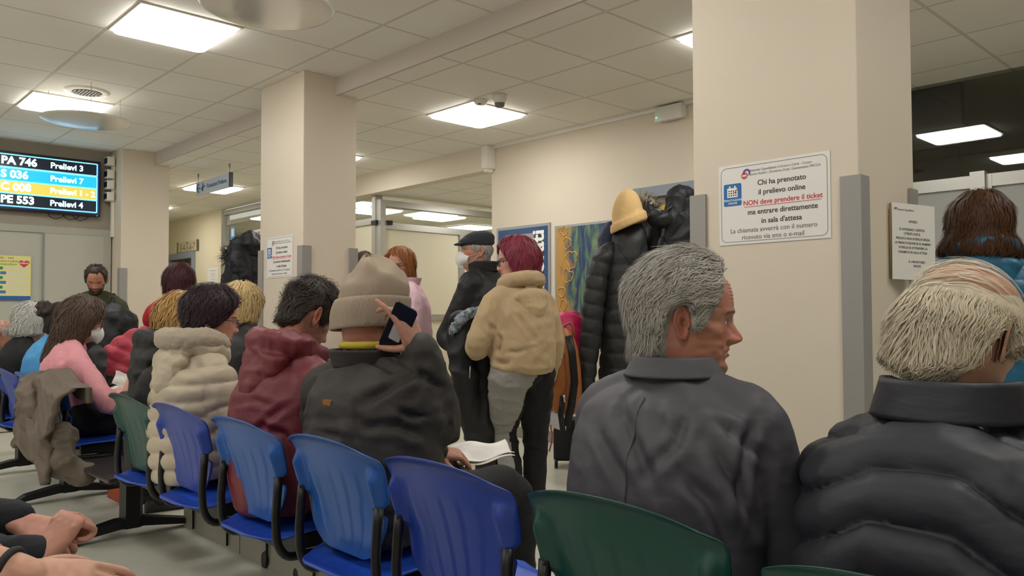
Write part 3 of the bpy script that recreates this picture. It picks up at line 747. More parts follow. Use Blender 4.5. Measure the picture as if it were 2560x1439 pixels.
sx = N.new('ShaderNodeSeparateXYZ'); L.new(tc.outputs['Object'], sx.inputs[0])
nz2 = N.new('ShaderNodeTexNoise'); nz2.inputs['Scale'].default_value = 9; nz2.inputs['Detail'].default_value = 5; L.new(tc.outputs['Object'], nz2.inputs['Vector'])
ad = N.new('ShaderNodeMath'); ad.operation = 'MULTIPLY_ADD'; L.new(nz2.outputs['Fac'], ad.inputs[0]); ad.inputs[1].default_value = .35; L.new(sx.outputs[1], ad.inputs[2])
mr = N.new('ShaderNodeMapRange'); mr.inputs[1].default_value = .28; mr.inputs[2].default_value = .42; L.new(ad.outputs[0], mr.inputs[0])
mx = N.new('ShaderNodeMix'); mx.data_type = 'RGBA'; L.new(mr.outputs[0], mx.inputs[0]); L.new(cr.outputs[0], mx.inputs[6]); mx.inputs[7].default_value = (*lin('#b58a44'), 1); L.new(mx.outputs[2], bs.inputs['Base Color'])
sheet('print', M, .60, .82, ART, t, .012, .001)
OCH = mat('ochre_paint', '#d39a4e', .5)
for k, (cx, cy, sc_) in enumerate(((-.17, .27, .05), (-.12, .12, .075), (-.16, -.02, .06), (-.2, .38, .04), (-.23, -.16, .05), (-.22, -.28, .045))):
    rr = random.Random(k); pts = []
    for j in range(15):
        a = 2*PI*j/14; q = sc_*(.7+.6*rr.random()); pts.append(tuple(M @ Vector((cx+q*math.cos(a)*.9, cy+q*math.sin(a), .0135))))
    b = MB(); b.tube(pts, .006, 5); b.build('squiggle', OCH, t)
sheet('caption_strip', M, .60, .07, mat('caption_dark', '#4a4f3d', .5), t, .0131, .0004, y=-.375)
text('lettering', [('Il Filatoio', -.155, -.375, .062)], SWH, t, M @ Matrix.Translation((0, 0, .014)), bold=.018)
# ------------------------------------------------------------------ FIGURES: shared builders
def V3(*a): return np.array(a, float)
def fuse(mb, voxel=.01, smooth=4):
    """closed overlapping shapes -> one continuous surface"""
    me = bpy.data.meshes.new('tmp'); me.from_pydata(mb.v, [], mb.f)
    bm = bmesh.new(); bm.from_mesh(me); bmesh.ops.recalc_face_normals(bm, faces=bm.faces[:]); bm.to_mesh(me); bm.free()
    o = bpy.data.objects.new('tmp', me); COL.objects.link(o)
    r = o.modifiers.new('r', 'REMESH'); r.mode = 'VOXEL'; r.voxel_size = voxel
    if smooth:
        s = o.modifiers.new('s', 'SMOOTH'); s.factor = .5; s.iterations = smooth
    dg = bpy.context.evaluated_depsgraph_get(); ev = o.evaluated_get(dg); m2 = ev.to_mesh()
    V = np.empty(len(m2.vertices)*3, np.float32); m2.vertices.foreach_get('co', V); V = V.reshape(-1, 3).astype(float)
    lt = np.empty(len(m2.polygons), np.int32); m2.polygons.foreach_get('loop_total', lt)
    F = np.empty(len(m2.loops), np.int32); m2.loops.foreach_get('vertex_index', F)
    if (lt == 4).all(): F = F.reshape(-1, 4)
    else:
        st = np.concatenate([[0], np.cumsum(lt)[:-1]]); F = np.array([[F[s], F[s+1], F[s+2], F[s+3] if n == 4 else F[s+2]] for s, n in zip(st, lt)])
    ev.to_mesh_clear(); bpy.data.objects.remove(o); bpy.data.meshes.remove(me)
    return V, F
def limb(mb, pts, rad, n=14, sub=4, cap=True):
    """smooth tapered tube through pts with rounded ends"""
    pts = [np.asarray(p, float) for p in pts]; P = []; Q = []
    for i in range(len(pts)-1):
        p0 = pts[max(i-1, 0)]; p1 = pts[i]; p2 = pts[i+1]; p3 = pts[min(i+2, len(pts)-1)]
        for k in range(sub):
            t = k/sub; P.append(.5*((2*p1)+(-p0+p2)*t+(2*p0-5*p1+4*p2-p3)*t*t+(-p0+3*p1-3*p2+p3)*t**3)); Q.append(rad[i]+(rad[i+1]-rad[i])*t)
    P.append(pts[-1]); Q.append(rad[-1])
    if cap:
        d0 = P[0]-P[1]; d0 /= np.linalg.norm(d0)+1e-9; d1 = P[-1]-P[-2]; d1 /= np.linalg.norm(d1)+1e-9
        a, b = P[0].copy(), P[-1].copy(); ra, rb = Q[0], Q[-1]
        for f, g in ((.45, .88), (.8, .58), (.97, .2)): P.insert(0, a+d0*ra*f); Q.insert(0, ra*g); P.append(b+d1*rb*f); Q.append(rb*g)
    mb.tube(P, Q, n)
def ellring(c, ax, ay, rx, ry, n=28, e=2.0):
    r = []
    for k in range(n):
        a = 2*PI*k/n; ca, sa = math.cos(a), math.sin(a)
        r.append(c+ax*rx*math.copysign(abs(ca)**(2/e), ca)+ay*ry*math.copysign(abs(sa)**(2/e), sa))
    return r
def segcoord(V, pts):
    """distance to a polyline and arc length along it"""
    best = np.full(len(V), 9.0); s = np.zeros(len(V)); acc = 0
    for a, b in zip(pts, pts[1:]):
        a = np.asarray(a); b = np.asarray(b); d = b-a; L = np.linalg.norm(d)
        t = np.clip(((V-a) @ d)/(L*L), 0, 1); q = np.linalg.norm(V-a-t[:, None]*d, axis=1)
        m = q < best; best = np.where(m, q, best); s = np.where(m, acc+t*L, s); acc += L
    return best, s
def rotm(yaw=0, pitch=0, roll=0):
    return np.array(Matrix.Rotation(R(yaw), 3, 'Z') @ Matrix.Rotation(R(pitch), 3, 'Y') @ Matrix.Rotation(R(roll), 3, 'X'))

# ---------------- head
HZ = [-.21, -.17, -.14, -.125, -.118, -.112, -.103, -.09, -.075, -.06, -.045, -.02, .0, .022, .04, .06, .08, .1, .111, .117, .1195]
HF = [.032, .034, .040, .052, .064, .074, .080, .083, .083, .085, .085, .084, .084, .091, .091, .088, .081, .062, .040, .018, -.008]
HB = [-.074, -.064, -.060, -.060, -.061, -.062, -.064, -.068, -.074, -.080, -.088, -.099, -.104, -.107, -.107, -.104, -.096, -.080, -.062, -.042, -.018]
HW = [.068, .058, .056, .055, .054, .053, .055, .059, .063, .066, .069, .0735, .0755, .077, .0775, .0765, .072, .058, .042, .024, .003]
HE = [2.1, 2.1, 2.0, 1.9, 1.85, 1.85, 1.9, 2.0, 2.1, 2.2, 2.25, 2.3, 2.3, 2.3, 2.25, 2.2, 2.15, 2.1, 2.0, 2.0, 2.0]
_zf = np.linspace(-.21, .1195, 660)
def _sm(a):
    a = np.interp(_zf, HZ, a); k = np.hanning(17); k /= k.sum(); p = np.pad(a, 8, mode='edge'); return np.convolve(p, k, 'valid')
_hf, _hb, _hw, _he = _sm(HF), _sm(HB), _sm(HW), _sm(HE)
G = lambda x, m, s: np.exp(-((x-m)/s)**2)
def head_xy(th, z, age=0.0, nose=1.0, jaw=1.0, extra=0.0):
    f, b, w_, e = (np.interp(z, _zf, q) for q in (_hf, _hb, _hw, _he))
    w_ = w_*(1+(jaw-1)*sstep(-.03, -.08, z)*sstep(-.14, -.11, z))
    xc = -.012; c, s = np.cos(th), np.sin(th)
    a = np.where(c > 0, f-xc, xc-b)
    x = xc+(a+extra)*np.sign(c)*np.abs(c)**(2/e); y = (w_+extra)*np.sign(s)*np.abs(s)**(2/e)
    return x, y
NX = [-.05, -.046, -.041, -.036, -.030, -.022, -.012, 0, .012, .02]; NH = [0, .004, .016, .0245, .026, .0225, .016, .0095, .004, .001]
def make_head(o, nth=128, nz=110):
    """o: dict(skin, lip, brow, hair, stubble, nose, jaw, hs, eyes) -> verts, quads, colours (head centred between the ears, facing +X)"""
    s_ = np.linspace(-PI, PI, nth, endpoint=False); th = s_-.45*np.sin(s_)
    zz = np.concatenate([np.linspace(-.20, .09, nz-16), .09+.0295*np.sin(np.linspace(0, PI/2, 17)[1:])])
    T, Z = np.meshgrid(th, zz)
    nose = o.get('nose', 1.0)
    x, y = head_xy(T, Z, jaw=o.get('jaw', 1.0))
    fr = sstep(.15, .6, np.cos(T)); ay = np.abs(y)
    nh = np.interp(Z, NX, NH)*nose; ns = np.interp(Z, [-.045, -.034, -.02, .01, .02], [.014, .0145, .0105, .0085, .009])
    x = x+fr*nh*np.exp(-(y/ns)**2)
    x = x+fr*(.0075*G(ay, .0135, .006)*G(Z, -.034, .0075))*nose                       # wings of the nose
    x = x-fr*(.0105*G(ay, .031, .0155)*G(Z, .003, .0115))                              # sockets
    x = x+fr*(.0072*G(ay, .032, .0115)*G(Z, .002, .0075))                              # lids over the eyeballs
    x = x+fr*(.0045*G(ay, .028, .022)*G(Z, .0215, .008))                               # brows
    x = x+fr*(.0045*G(y, 0, .02)*G(Z, -.0535, .0048)+.0055*G(y, 0, .018)*G(Z, -.0665, .0055)-.0035*G(y, 0, .024)*G(Z, -.0600, .0024))
    x = x-fr*.003*G(y, 0, .018)*G(Z, -.077, .006)+fr*.0065*G(y, 0, .017)*G(Z, -.096, .012)
    x = x-fr*.0025*G(ay, .026, .005)*sstep(-.07, -.055, Z)*sstep(-.03, -.045, Z)*(1+o.get('age', 0))     # nasolabial folds
    k = 1+.05*G(Z, -.017, .014)*G(np.abs(T), 1.0, .3); x = x*k; y = y*k                # cheekbones
    if o.get('age', 0):
        x = x+fr*.0007*o['age']*np.sin(Z*900)*sstep(.035, .05, Z)*(ay < .045)
        q = .0016*o['age']*(vnoise(np.stack([x*60, y*60, Z*90], -1).reshape(-1, 3), 3).reshape(x.shape)-.5)*(Z < .03); x = x+q*np.sign(x); y = y+q*np.sign(y)
    V = np.stack([x, y, Z], -1).reshape(-1, 3)
    n, m = Z.shape; i, j = np.meshgrid(np.arange(n-1), np.arange(m), indexing='ij'); jn = (j+1) % m
    F = np.stack([i*m+j, i*m+jn, (i+1)*m+jn, (i+1)*m+j], -1).reshape(-1, 4)
    base = np.array(lin(o.get('skin', '#c79a84'))); red = np.array(lin(o.get('flush', '#b8705c'))); C = np.tile(base, (len(V), 1))
    def mixc(w_, c): 
        nonlocal C; w_ = np.clip(w_, 0, 1)[:, None]; C = C*(1-w_)+np.array(c)*w_
    X, Y, Zf = V[:, 0], V[:, 1], V[:, 2]; A = np.abs(Y); front = (X > .03)
    mixc(.55*G(Zf, -.03, .012)*G(A, 0, .02)*front, red); mixc(.45*G(Zf, -.025, .02)*G(A, .045, .018)*front, red)
    mixc(.35*vnoise(V*45, 5), red)
    if o.get('stubble'):
        c, a = o['stubble']; wv = sstep(-.035, -.055, Zf)*sstep(-.135, -.118, Zf)*front*(1-.0*A)
        wv = np.maximum(wv, G(A, .066, .012)*sstep(.0, -.02, Zf)*sstep(-.12, -.1, Zf)); wv = wv*(1-.9*G(A, 0, .02)*G(Zf, -.061, .006)); mixc(a*wv*(.75+.5*vnoise(V*260, 8)), lin(c))
    mixc(.8*G(A, 0, .019)*(G(Zf, -.0545, .0035)+G(Zf, -.0655, .0042))*front*(A < .024), lin(o.get('lip', '#a8665c')))
    mixc(.9*G(A, 0, .022)*G(Zf, -.0600, .0012)*front*(A < .024), lin('#5b2f2a'))
    br = np.interp(A, [.014, .03, .05, .06], [.0195, .0245, .0215, .016]); mixc(.9*G(Zf, br, .0028)*(A > .012)*(A < .055)*front, lin(o.get('brow', '#3a2c26')))
    ey = ((A-.032)/.0135)**2+((Zf-.0015)/(.0046 if o.get('eyes', 1) else .0012))**2
    mixc((ey < 1)*1.0*front, lin('#e0d6cc') if o.get('eyes', 1) else lin('#4a332c'))
    mixc(((A-.033)**2+(Zf-.002)**2 < .0050**2)*(ey < 1)*front*(1.0 if o.get('eyes', 1) else 0), lin('#33261f'))
    mixc(.7*G(Zf, .0065-18*(A-.032)**2, .0013)*(np.abs(A-.032) < .016)*front, lin('#4a332c'))
    # ears
    nr, na = 9, 26; Vs, Fs, Cs = [V], [F], [C]; off = len(V)
    er = np.linspace(0, 1, nr)[:, None]; aa = np.linspace(0, 2*PI, na, endpoint=False)[None, :]
    for sd in (-1, 1):
        lx = .0205*er*np.cos(aa)*(1-.15*np.sin(aa-.3)); lz = .0365*er*np.sin(aa)+.004*er*np.cos(aa)
        lx = lx*np.where(lz < -.01, .78, 1.05)
        bowl = .008*sstep(.5, .86, er)-.007*sstep(.9, 1, er)-.0035*G(er, .68, .09)*np.sin(aa*1)*.0+.004*G(er, .45, .12)*(np.sin(aa) > -.4)-.009*(1-sstep(.0, .38, er))
        bowl = bowl*np.ones_like(lx)
        for side in (0, 1):
            hgt = bowl+.009 if side == 0 else bowl*.4+.001-.004*(1-er)
            px_ = -lx+.0; ang = R(24)
            X_ = px_*math.cos(ang)-(hgt)*math.sin(ang)-.018; Y_ = sd*((-px_+.0)*math.sin(ang)*1.0+hgt*math.cos(ang)+.0735); Z_ = lz-.006-.12*(X_+.02)
            P = np.stack([X_, Y_, Z_], -1).reshape(-1, 3); Vs.append(P)
            i, j = np.meshgrid(np.arange(nr-1), np.arange(na), indexing='ij'); jn = (j+1) % na
            Fs.append(off+np.stack([i*na+j, i*na+jn, (i+1)*na+jn, (i+1)*na+j], -1).reshape(-1, 4)); off += len(P)
            dk = (1-sstep(.15, .45, er)*np.ones_like(aa)).reshape(-1, 1)
            Cs.append((base*.55+red*.45)*(1-.25*dk))
    return np.concatenate(Vs), np.concatenate(Fs), np.concatenate(Cs)

# ---------------- hair
def hair_shell(zl, thick, zmin=-.12, nth=110, nz=80, clump=.35, seed=0, hs=1.0, tuft=None):
    """zl: (|theta| deg, lowest z) table; thick(theta_abs_deg, z) -> metres; returns verts, quads in head space"""
    s_ = np.linspace(-PI, PI, nth, endpoint=False)
    zz = np.concatenate([np.linspace(zmin, .09, nz-14), .09+.0294*np.sin(np.linspace(0, PI/2, 15)[1:])])
    T, Z = np.meshgrid(s_, zz); D = np.abs(np.degrees(T))
    zlow = np.interp(D, [a for a, _ in zl], [b for _, b in zl])+.012*(vnoise(np.stack([T*4, T*0, T*0+seed], -1).reshape(-1, 3), seed).reshape(T.shape)-.5)
    w_ = sstep(0, .022, Z-zlow)
    zb = np.maximum(Z, -.035)
    bx, by = head_xy(T, zb); hx, hy = head_xy(T, np.clip(Z, -.2, .2))
    t = thick(D, Z)*(1-clump/2+clump*vnoise(np.stack([np.cos(T)*2.2, np.sin(T)*2.2, Z*9], -1).reshape(-1, 3), seed+1).reshape(T.shape))
    r = np.hypot(bx+.012, by)+1e-9; ux, uy = (bx+.012)/r, by/r
    top = sstep(.06, .119, Z)
    ox, oy = bx+ux*t*(1-top*.85), by+uy*t*(1-top*.85); oz = Z+t*top
    ix, iy = hx-ux*.006, hy-uy*.006
    X = ix+(ox-ix)*w_; Y = iy+(oy-iy)*w_; Zo = Z+(oz-Z)*w_
    V = np.stack([X, Y, Zo], -1).reshape(-1, 3)
    n, m = Z.shape; i, j = np.meshgrid(np.arange(n-1), np.arange(m), indexing='ij'); jn = (j+1) % m
    F = np.stack([i*m+j, i*m+jn, (i+1)*m+jn, (i+1)*m+j], -1).reshape(-1, 4)
    keep = (w_.reshape(-1)[F] > 0).any(1)
    return V, F[keep], w_.reshape(-1)
def strands(V, F, wt, n, flow, length, width, steps=7, lift=.003, curl=.0, seed=0, wmin=.5, jit=.25, jd_=.22):
    """thin tapering locks that follow the hair surface"""
    r = np.random.default_rng(seed)
    ok = F[(wt[F] > wmin).all(1)]
    tri = np.concatenate([ok[:, [0, 1, 2]], ok[:, [0, 2, 3]]])
    a, b, c = V[tri[:, 0]], V[tri[:, 1]], V[tri[:, 2]]; ar = np.linalg.norm(np.cross(b-a, c-a), axis=1); p = ar/ar.sum()
    ids = r.choice(len(tri), n, p=p); u = r.random((n, 2)); u = np.where(u.sum(1, keepdims=True) > 1, 1-u, u)
    P = a[ids]+(b[ids]-a[ids])*u[:, :1]+(c[ids]-a[ids])*u[:, 1:]
    bvh = BVHTree.FromPolygons([tuple(q) for q in V], [tuple(map(int, q)) for q in F])
    L = length*(1-jit+2*jit*r.random(n)); ph = vnoise(P*22, seed+9)*9+r.random(n)*.8; off = lift*.75*r.random(n)**1.5+.0008
    pts = np.zeros((n, steps+1, 3)); nor = np.zeros((n, steps+1, 3)); cur = P.copy()
    jd = (r.random((n, 3))-.5)*jd_
    for k in range(steps+1):
        for i in range(n):
            q, nn, _, _ = bvh.find_nearest(Vector(cur[i]))
            if q is None: q = Vector(cur[i]); nn = Vector((0, 0, 1))
            pts[i, k] = q; nor[i, k] = nn
        ro = pts[:, k]-np.array([-.012, 0, 0]); ro[:, 2] *= .6; ro /= np.linalg.norm(ro, axis=1, keepdims=True)+1e-9
        nor[:, k] = nor[:, k]*.55+ro*.75; nor[:, k] /= np.linalg.norm(nor[:, k], axis=1, keepdims=True)+1e-9
        d = flow(pts[:, k])+jd; d = d-nor[:, k]*(d*nor[:, k]).sum(1, keepdims=True); d /= np.linalg.norm(d, axis=1, keepdims=True)+1e-9
        if curl: 
            sdir = np.cross(nor[:, k], d); d = d+sdir*(curl*np.sin(ph+k*1.25))[:, None]
        t = k/steps
        pts[:, k] = pts[:, k]+nor[:, k]*(off*(1+2.2*t*t))[:, None]
        cur = pts[:, k]+d*(L/steps)[:, None]
    tan = np.gradient(pts, axis=1); tan /= np.linalg.norm(tan, axis=2, keepdims=True)+1e-9
    sd = np.cross(nor, tan); sd /= np.linalg.norm(sd, axis=2, keepdims=True)+1e-9
    prof = np.array([.8]+[1.0]*(steps-2)+[.7, .12])[:steps+1]*width
    wd = (width*0+prof)[None, :, None]*(.6+.8*r.random((n, 1, 1)))
    A = pts+sd*wd; B = pts-sd*wd; Cc = pts+nor*wd*.38
    Vv = np.stack([A, B, Cc], 2).reshape(-1, 3); m = steps+1; Fs = []
    base = (np.arange(n)*m*3)[:, None, None]; kk = (np.arange(steps)*3)[None, :, None]
    for x, y in ((1, 0), (2, 1), (0, 2)):
        Fs.append((base+kk+np.array([x, y, y+3, x+3])[None, None, :]).reshape(-1, 4))
    STR_N.append(np.repeat(nor.reshape(-1, 1, 3)+tan.reshape(-1, 1, 3)*0, 3, 1).reshape(-1, 3)+.35*np.tile(np.stack([np.zeros(3)]*3), (n*m, 1))+.30*np.stack([sd, -sd, nor], 2).reshape(-1, 3))
    return Vv, np.concatenate(Fs)
STR_N = []
def hair_raw(parts, m, p, name='hair'):
    """shell + locks as one mesh, shaded with the flow of the whole head of hair"""
    ro = parts[0][0]-np.array([-.012, 0, 0]); ro[:, 2] *= .6; ro /= np.linalg.norm(ro, axis=1, keepdims=True)+1e-9
    N = [vnormals(*parts[0])*.4+ro*.75]+STR_N[-(len(parts)-1):] if len(parts) > 1 else [vnormals(*parts[0])*.5+ro*.6]
    V, F = join(parts); N = np.concatenate(N); N /= np.linalg.norm(N, axis=1, keepdims=True)+1e-9
    return raw(name, p.hd(V), F, m, p.o, nrm=N @ p.R.T)
def FL_back(p):   # combed back over the crown, then down
    d = np.zeros_like(p); d[:, 0] = -1.0*sstep(-.09, .0, p[:, 0])-.2; d[:, 2] = -.9*sstep(.03, -.07, p[:, 0])-.25*sstep(.06, .0, p[:, 2]); return d
def FL_down(p):   # out from the crown and down
    d = np.zeros_like(p); k = sstep(.05, .11, p[:, 2])[:, None]; d[:, :2] = (p[:, :2]-np.array([-.035, 0]))*14*k; d[:, 2] = -1.0; return d
def FL_fwd(p):
    d = np.zeros_like(p); d[:, 0] = .9*sstep(.03, .09, p[:, 2]); d[:, 2] = -.9*sstep(.09, .03, p[:, 2]); return d

SKIN = mat('skin', '#c79a84', 0.5, bump=(320, .12, .0008), vcol=True, spec=.4)
def hairmat(name, cols):
    if name in MATS: return MATS[name]
    m = mat(name, cols[0], .52, island=cols, spec=.32); nt = m.node_tree; N, L = nt.nodes, nt.links
    cr = [n for n in N if n.type == 'VALTORGB'][0]; geo = [n for n in N if n.type == 'NEW_GEOMETRY'][0]; tc = [n for n in N if n.type == 'TEX_COORD'][0]
    nz = N.new('ShaderNodeTexNoise'); nz.inputs['Scale'].default_value = 34; nz.inputs['Detail'].default_value = 3; L.new(tc.outputs['Object'], nz.inputs['Vector'])
    a = N.new('ShaderNodeMath'); a.operation = 'MULTIPLY_ADD'; L.new(nz.outputs['Fac'], a.inputs[0]); a.inputs[1].default_value = 1.15; a.inputs[2].default_value = -.24
    b = N.new('ShaderNodeMath'); b.operation = 'MULTIPLY_ADD'; L.new(geo.outputs['Random Per Island'], b.inputs[0]); b.inputs[1].default_value = .34; L.new(a.outputs[0], b.inputs[2])
    L.new(b.outputs[0], cr.inputs[0]); return m

# ---------------- hand: x along the fingers, y towards the thumb, z out of the back of the hand
def hand_mesh(curl=(20, 25, 15), thumb=(.62, .72, -.3), spread=4, voxel=.0035, side=1, curls=None, scale=1.0, thumbcurl=15):
    b = MB()
    rs = []
    for x, rx, rz, z in ((-.045, .027, .021, 0), (-.02, .0275, .02, 0), (0, .030, .0185, 0), (.03, .038, .0175, -.002), (.06, .0415, .0155, -.002), (.085, .0415, .0125, 0), (.094, .038, .009, 0)):
        rs.append(ellring(V3(x, .001, z), V3(0, 1, 0), V3(0, 0, 1), rx, rz, 18, 2.4))
    b.rings(rs)
    b.ball((.03, .024, -.009), (.028, .016, .013), 8)
    for i, (y, L, r0) in enumerate(((.0305, (.043, .026, .021), .0090), (.0105, (.047, .030, .022), .0092), (-.0105, (.043, .028, .021), .0087), (-.0295, (.034, .021, .019), .0077))):
        cc = curls[i] if curls else curl; a = 0; p = V3(.080, y, .0015); pts = [p-V3(.03, 0, .002), p]
        yaw = R(spread*(1.5-i))
        for k in range(3):
            a += R(cc[k]); d = V3(math.cos(a)*math.cos(yaw), math.cos(a)*math.sin(yaw), -math.sin(a)); p = p+d*(L[k]+(.012 if k == 0 else 0)); pts.append(p)
        limb(b, pts, [r0*.95, r0*1.08, r0*.98, r0*.9, r0*.72], 10, 3)
    t = V3(*thumb); t /= np.linalg.norm(t); p = V3(.008, .020, -.006); pts = [p]; axis = np.cross(t, V3(1, 0, -.4)); axis /= np.linalg.norm(axis)
    for k, L in enumerate((.042, .032, .027)):
        p = p+t*L; pts.append(p); t = np.array(Matrix.Rotation(R(thumbcurl), 3, Vector(axis)) @ Vector(t))
    limb(b, pts, [.0150, .0118, .0103, .0078], 10, 3)
    V, F = fuse(b, voxel, 3)
    V = V*scale
    if side < 0: V = V*np.array([1, -1, 1])
    return V, F
def frame(xd, zd):
    x = np.asarray(xd, float); x = x/np.linalg.norm(x); z = np.asarray(zd, float); z = z-x*(z@x); z /= np.linalg.norm(z); y = np.cross(z, x)
    return np.stack([x, y, z], 1)
def hand_at(wrist, xd, zd, side=1, **k):
    V, F = hand_mesh(side=side, **k); return V @ frame(xd, zd).T+np.asarray(wrist), F

def folds(V, N, amp, scale=(9, 9, 5), seed=0):
    """soft cloth wrinkles"""
    amp = amp*1.5; scale = tuple(1.25*q for q in scale)
    w_ = V+.045*(np.stack([vnoise(V*6, seed+k) for k in range(3)], -1)-.5)
    a = 1-np.abs(2*vnoise(w_*np.array(scale), seed+4)-1); b = 1-np.abs(2*vnoise(w_*np.array(scale)*2.1+7, seed+5)-1)
    return V+N*(amp*(a**2-.4)+amp*.45*(b**2-.4))[:, None]
def quilt(V, N, t, period, amp, power=.55):
    return V+N*(amp*(np.abs(np.sin(PI*t/period))**power-.7))[:, None]
def join(parts):
    Vs, Fs, o = [], [], 0
    for V, F in parts: Vs.append(V); Fs.append(F+o); o += len(V)
    return np.concatenate(Vs), np.concatenate(Fs)

def shoe(mb, a, yaw=0.0, L=.27, h=.10):
    """low shoe under the ankle a, toe towards yaw"""
    c, s = math.cos(yaw), math.sin(yaw); z0 = 0.0; rs = []
    for x, w_, hh in ((-.085, .018, .05), (-.08, .030, .07), (-.05, .037, .085), (0, .040, .085), (.05, .043, .066), (.10, .047, .050), (.15, .045, .040), (.175, .034, .032), (.188, .014, .02)):
        x = x*L/.27; ring = []
        for k in range(14):
            q = 2*PI*k/14; yy = w_*math.cos(q); zz = z0+max(.002, hh*.5+hh*.5*math.sin(q)) if math.sin(q) > -.75 else z0+.002
            ring.append(V3(a[0]+x*c-yy*s, a[1]+x*s+yy*c, zz))
        rs.append(ring)
    mb.rings(rs)

class Person:
    def __init__(p, label, hpx, D, yaw, pose='sit', H=1.7, lean=.06, hf=.03, side=0.0, sw=.19, head=(0, 0, 0), hs=1.0, bulk=1.0, arms=None, legs=None, name='person', cat='person', hips=None, twist=0, group=None, seatx=None):
        W = at(hpx[0], hpx[1], D) if D else np.asarray(hpx, float); y = R(yaw); p.yaw = y; p.hz = float(W[2]); p.hs = hs; p.bulk = bulk; p.sw = sw; p.pose = pose; p.H = H
        if seatx is not None: lean = float(W[0])-seatx-hf; print('LEAN', label[:30], round(lean, 3), W.round(2))
        lx, ly = lean+hf, side
        p.root = np.array([W[0]-(math.cos(y)*lx-math.sin(y)*ly), W[1]-(math.sin(y)*lx+math.cos(y)*ly), 0])
        p.o = empty(name, label, cat, p.root, y, group)
        p.headc = V3(lx, ly, p.hz); p.neck = V3(lean, side*.6, p.hz-.118*hs)
        p.R = rotm(*head)
        z = p.neck[2]-.098*hs; tw = R(twist)
        p.sh = {s: V3(lean-.01-s*math.sin(tw)*sw, side*.6+s*math.cos(tw)*sw, z) for s in (-1, 1)}
        if pose == 'sit':
            p.pel = V3(0, 0, .57); hip = {s: V3(.02, s*.09, .575) for s in (-1, 1)}; kn = {s: V3(.43, s*.14, .555) for s in (-1, 1)}; an = {s: V3(.47, s*.14, .09) for s in (-1, 1)}
            el = {s: p.sh[s]+V3(.09, s*.055, -.27) for s in (-1, 1)}; wr = {s: V3(.33+lean, s*.07, .62) for s in (-1, 1)}
        else:
            p.pel = V3(0, 0, .54*H); hip = {s: V3(0, s*.09, .52*H) for s in (-1, 1)}; kn = {s: V3(.02, s*.10, .285*H) for s in (-1, 1)}; an = {s: V3(-.02, s*.10, .055*H) for s in (-1, 1)}
            el = {s: p.sh[s]+V3(-.02, s*.06, -.165*H) for s in (-1, 1)}; wr = {s: p.sh[s]+V3(.07, s*.06, -.31*H) for s in (-1, 1)}
        if hips is not None: p.pel = p.pel+V3(*hips)
        for k, (e_, w_) in (arms or {}).items():
            if e_ is not None: el[k] = p.loc(e_)
            if w_ is not None: wr[k] = p.loc(w_)
        for k, d in (legs or {}).items():
            if d[0] is not None: kn[k] = p.loc(d[0])
            if d[1] is not None: an[k] = p.loc(d[1])
        p.hip, p.kn, p.an, p.el, p.wr = hip, kn, an, el, wr
        p.arm = {s: [p.neck*.35+p.sh[s]*.65+V3(0, 0, -.02), p.sh[s]+V3(0, s*.008, -.015), (p.sh[s]+p.el[s])/2+V3(-.01, s*.01, 0), p.el[s], (p.el[s]+p.wr[s])/2, p.wr[s]] for s in (-1, 1)}
    def loc(p, e):
        """('px', x, y, D) -> figure space; plain triples are figure space already"""
        if len(e) == 4 and e[0] == 'px':
            W = at(*e[1:])-p.root; c, s = math.cos(p.yaw), math.sin(p.yaw); return V3(W[0]*c+W[1]*s, -W[0]*s+W[1]*c, W[2])
        return V3(*e)
    def vec(p, w):
        c, s = math.cos(p.yaw), math.sin(p.yaw); return V3(w[0]*c+w[1]*s, -w[0]*s+w[1]*c, w[2])
    def hd(p, V): return (V*p.hs) @ p.R.T+p.headc                   # head space -> figure space
    def spine(p, t):
        a, c = p.pel, p.neck; m = (a+c)/2+V3(-.04 if p.pose == 'sit' else -.03, 0, .02); return (1-t)**2*a+2*t*(1-t)*m+t*t*c
    def torso(p, mb, secs, n=36):
        rs = []
        lat0 = V3(0, 1, 0); d = p.sh[1]-p.sh[-1]; d[2] = 0; lat1 = d/np.linalg.norm(d)
        for t, w_, dp in secs:
            c = p.spine(t); tg = p.spine(min(t+.02, 1.02))-p.spine(t-.02); tg /= np.linalg.norm(tg)
            lat = lat0*(1-max(0, t))+lat1*max(0, t); lat = lat-tg*(lat@tg); lat /= np.linalg.norm(lat); dv = np.cross(lat, tg)
            rs.append(ellring(c+dv*0, lat, dv, w_, dp, n, 2.25))
        mb.rings(rs)
    def body(p, ho, hands=(), extra=(), nth=128, nz=110, forearm=None):
        V, F, C = make_head(ho, nth, nz); V = p.hd(V); parts = [(V, F)]; cols = [C]; sk = np.array(lin(ho.get('skin', '#c79a84')))
        b = MB(); k = p.sw/.165*.95
        p.torso(b, [(-.06, .15*k, .10), (.05, .155*k, .105), (.3, .14*k, .10), (.6, .155*k, .11), (.8, .15*k, .095), (.93, .09*k, .065), (1.0, .055, .055)])
        limb(b, [p.spine(.92), p.neck, p.hd(V3(-.02, 0, -.10))], [.06, .055, .05])
        for s in (-1, 1):
            limb(b, p.arm[s], [.05, .05, .043, .038, .035, .027]); limb(b, [p.hip[s], (p.hip[s]+p.kn[s])/2, p.kn[s], (p.kn[s]*.6+p.an[s]*.4), p.an[s]], [.08, .07, .052, .05, .036])
        q = fuse(b, .014, 2); parts.append(q); cols.append(np.tile(sk, (len(q[0]), 1)))
        for h in list(hands)+list(extra): parts.append(h); cols.append(np.tile(np.array(lin(ho.get('hand', ho.get('skin', '#c79a84')))), (len(h[0]), 1))*(1-.2*vnoise(h[0]*90, 2))[:, None])
        V, F = join(parts)
        return raw('body', V, F, SKIN, p.o, col=np.concatenate(cols))
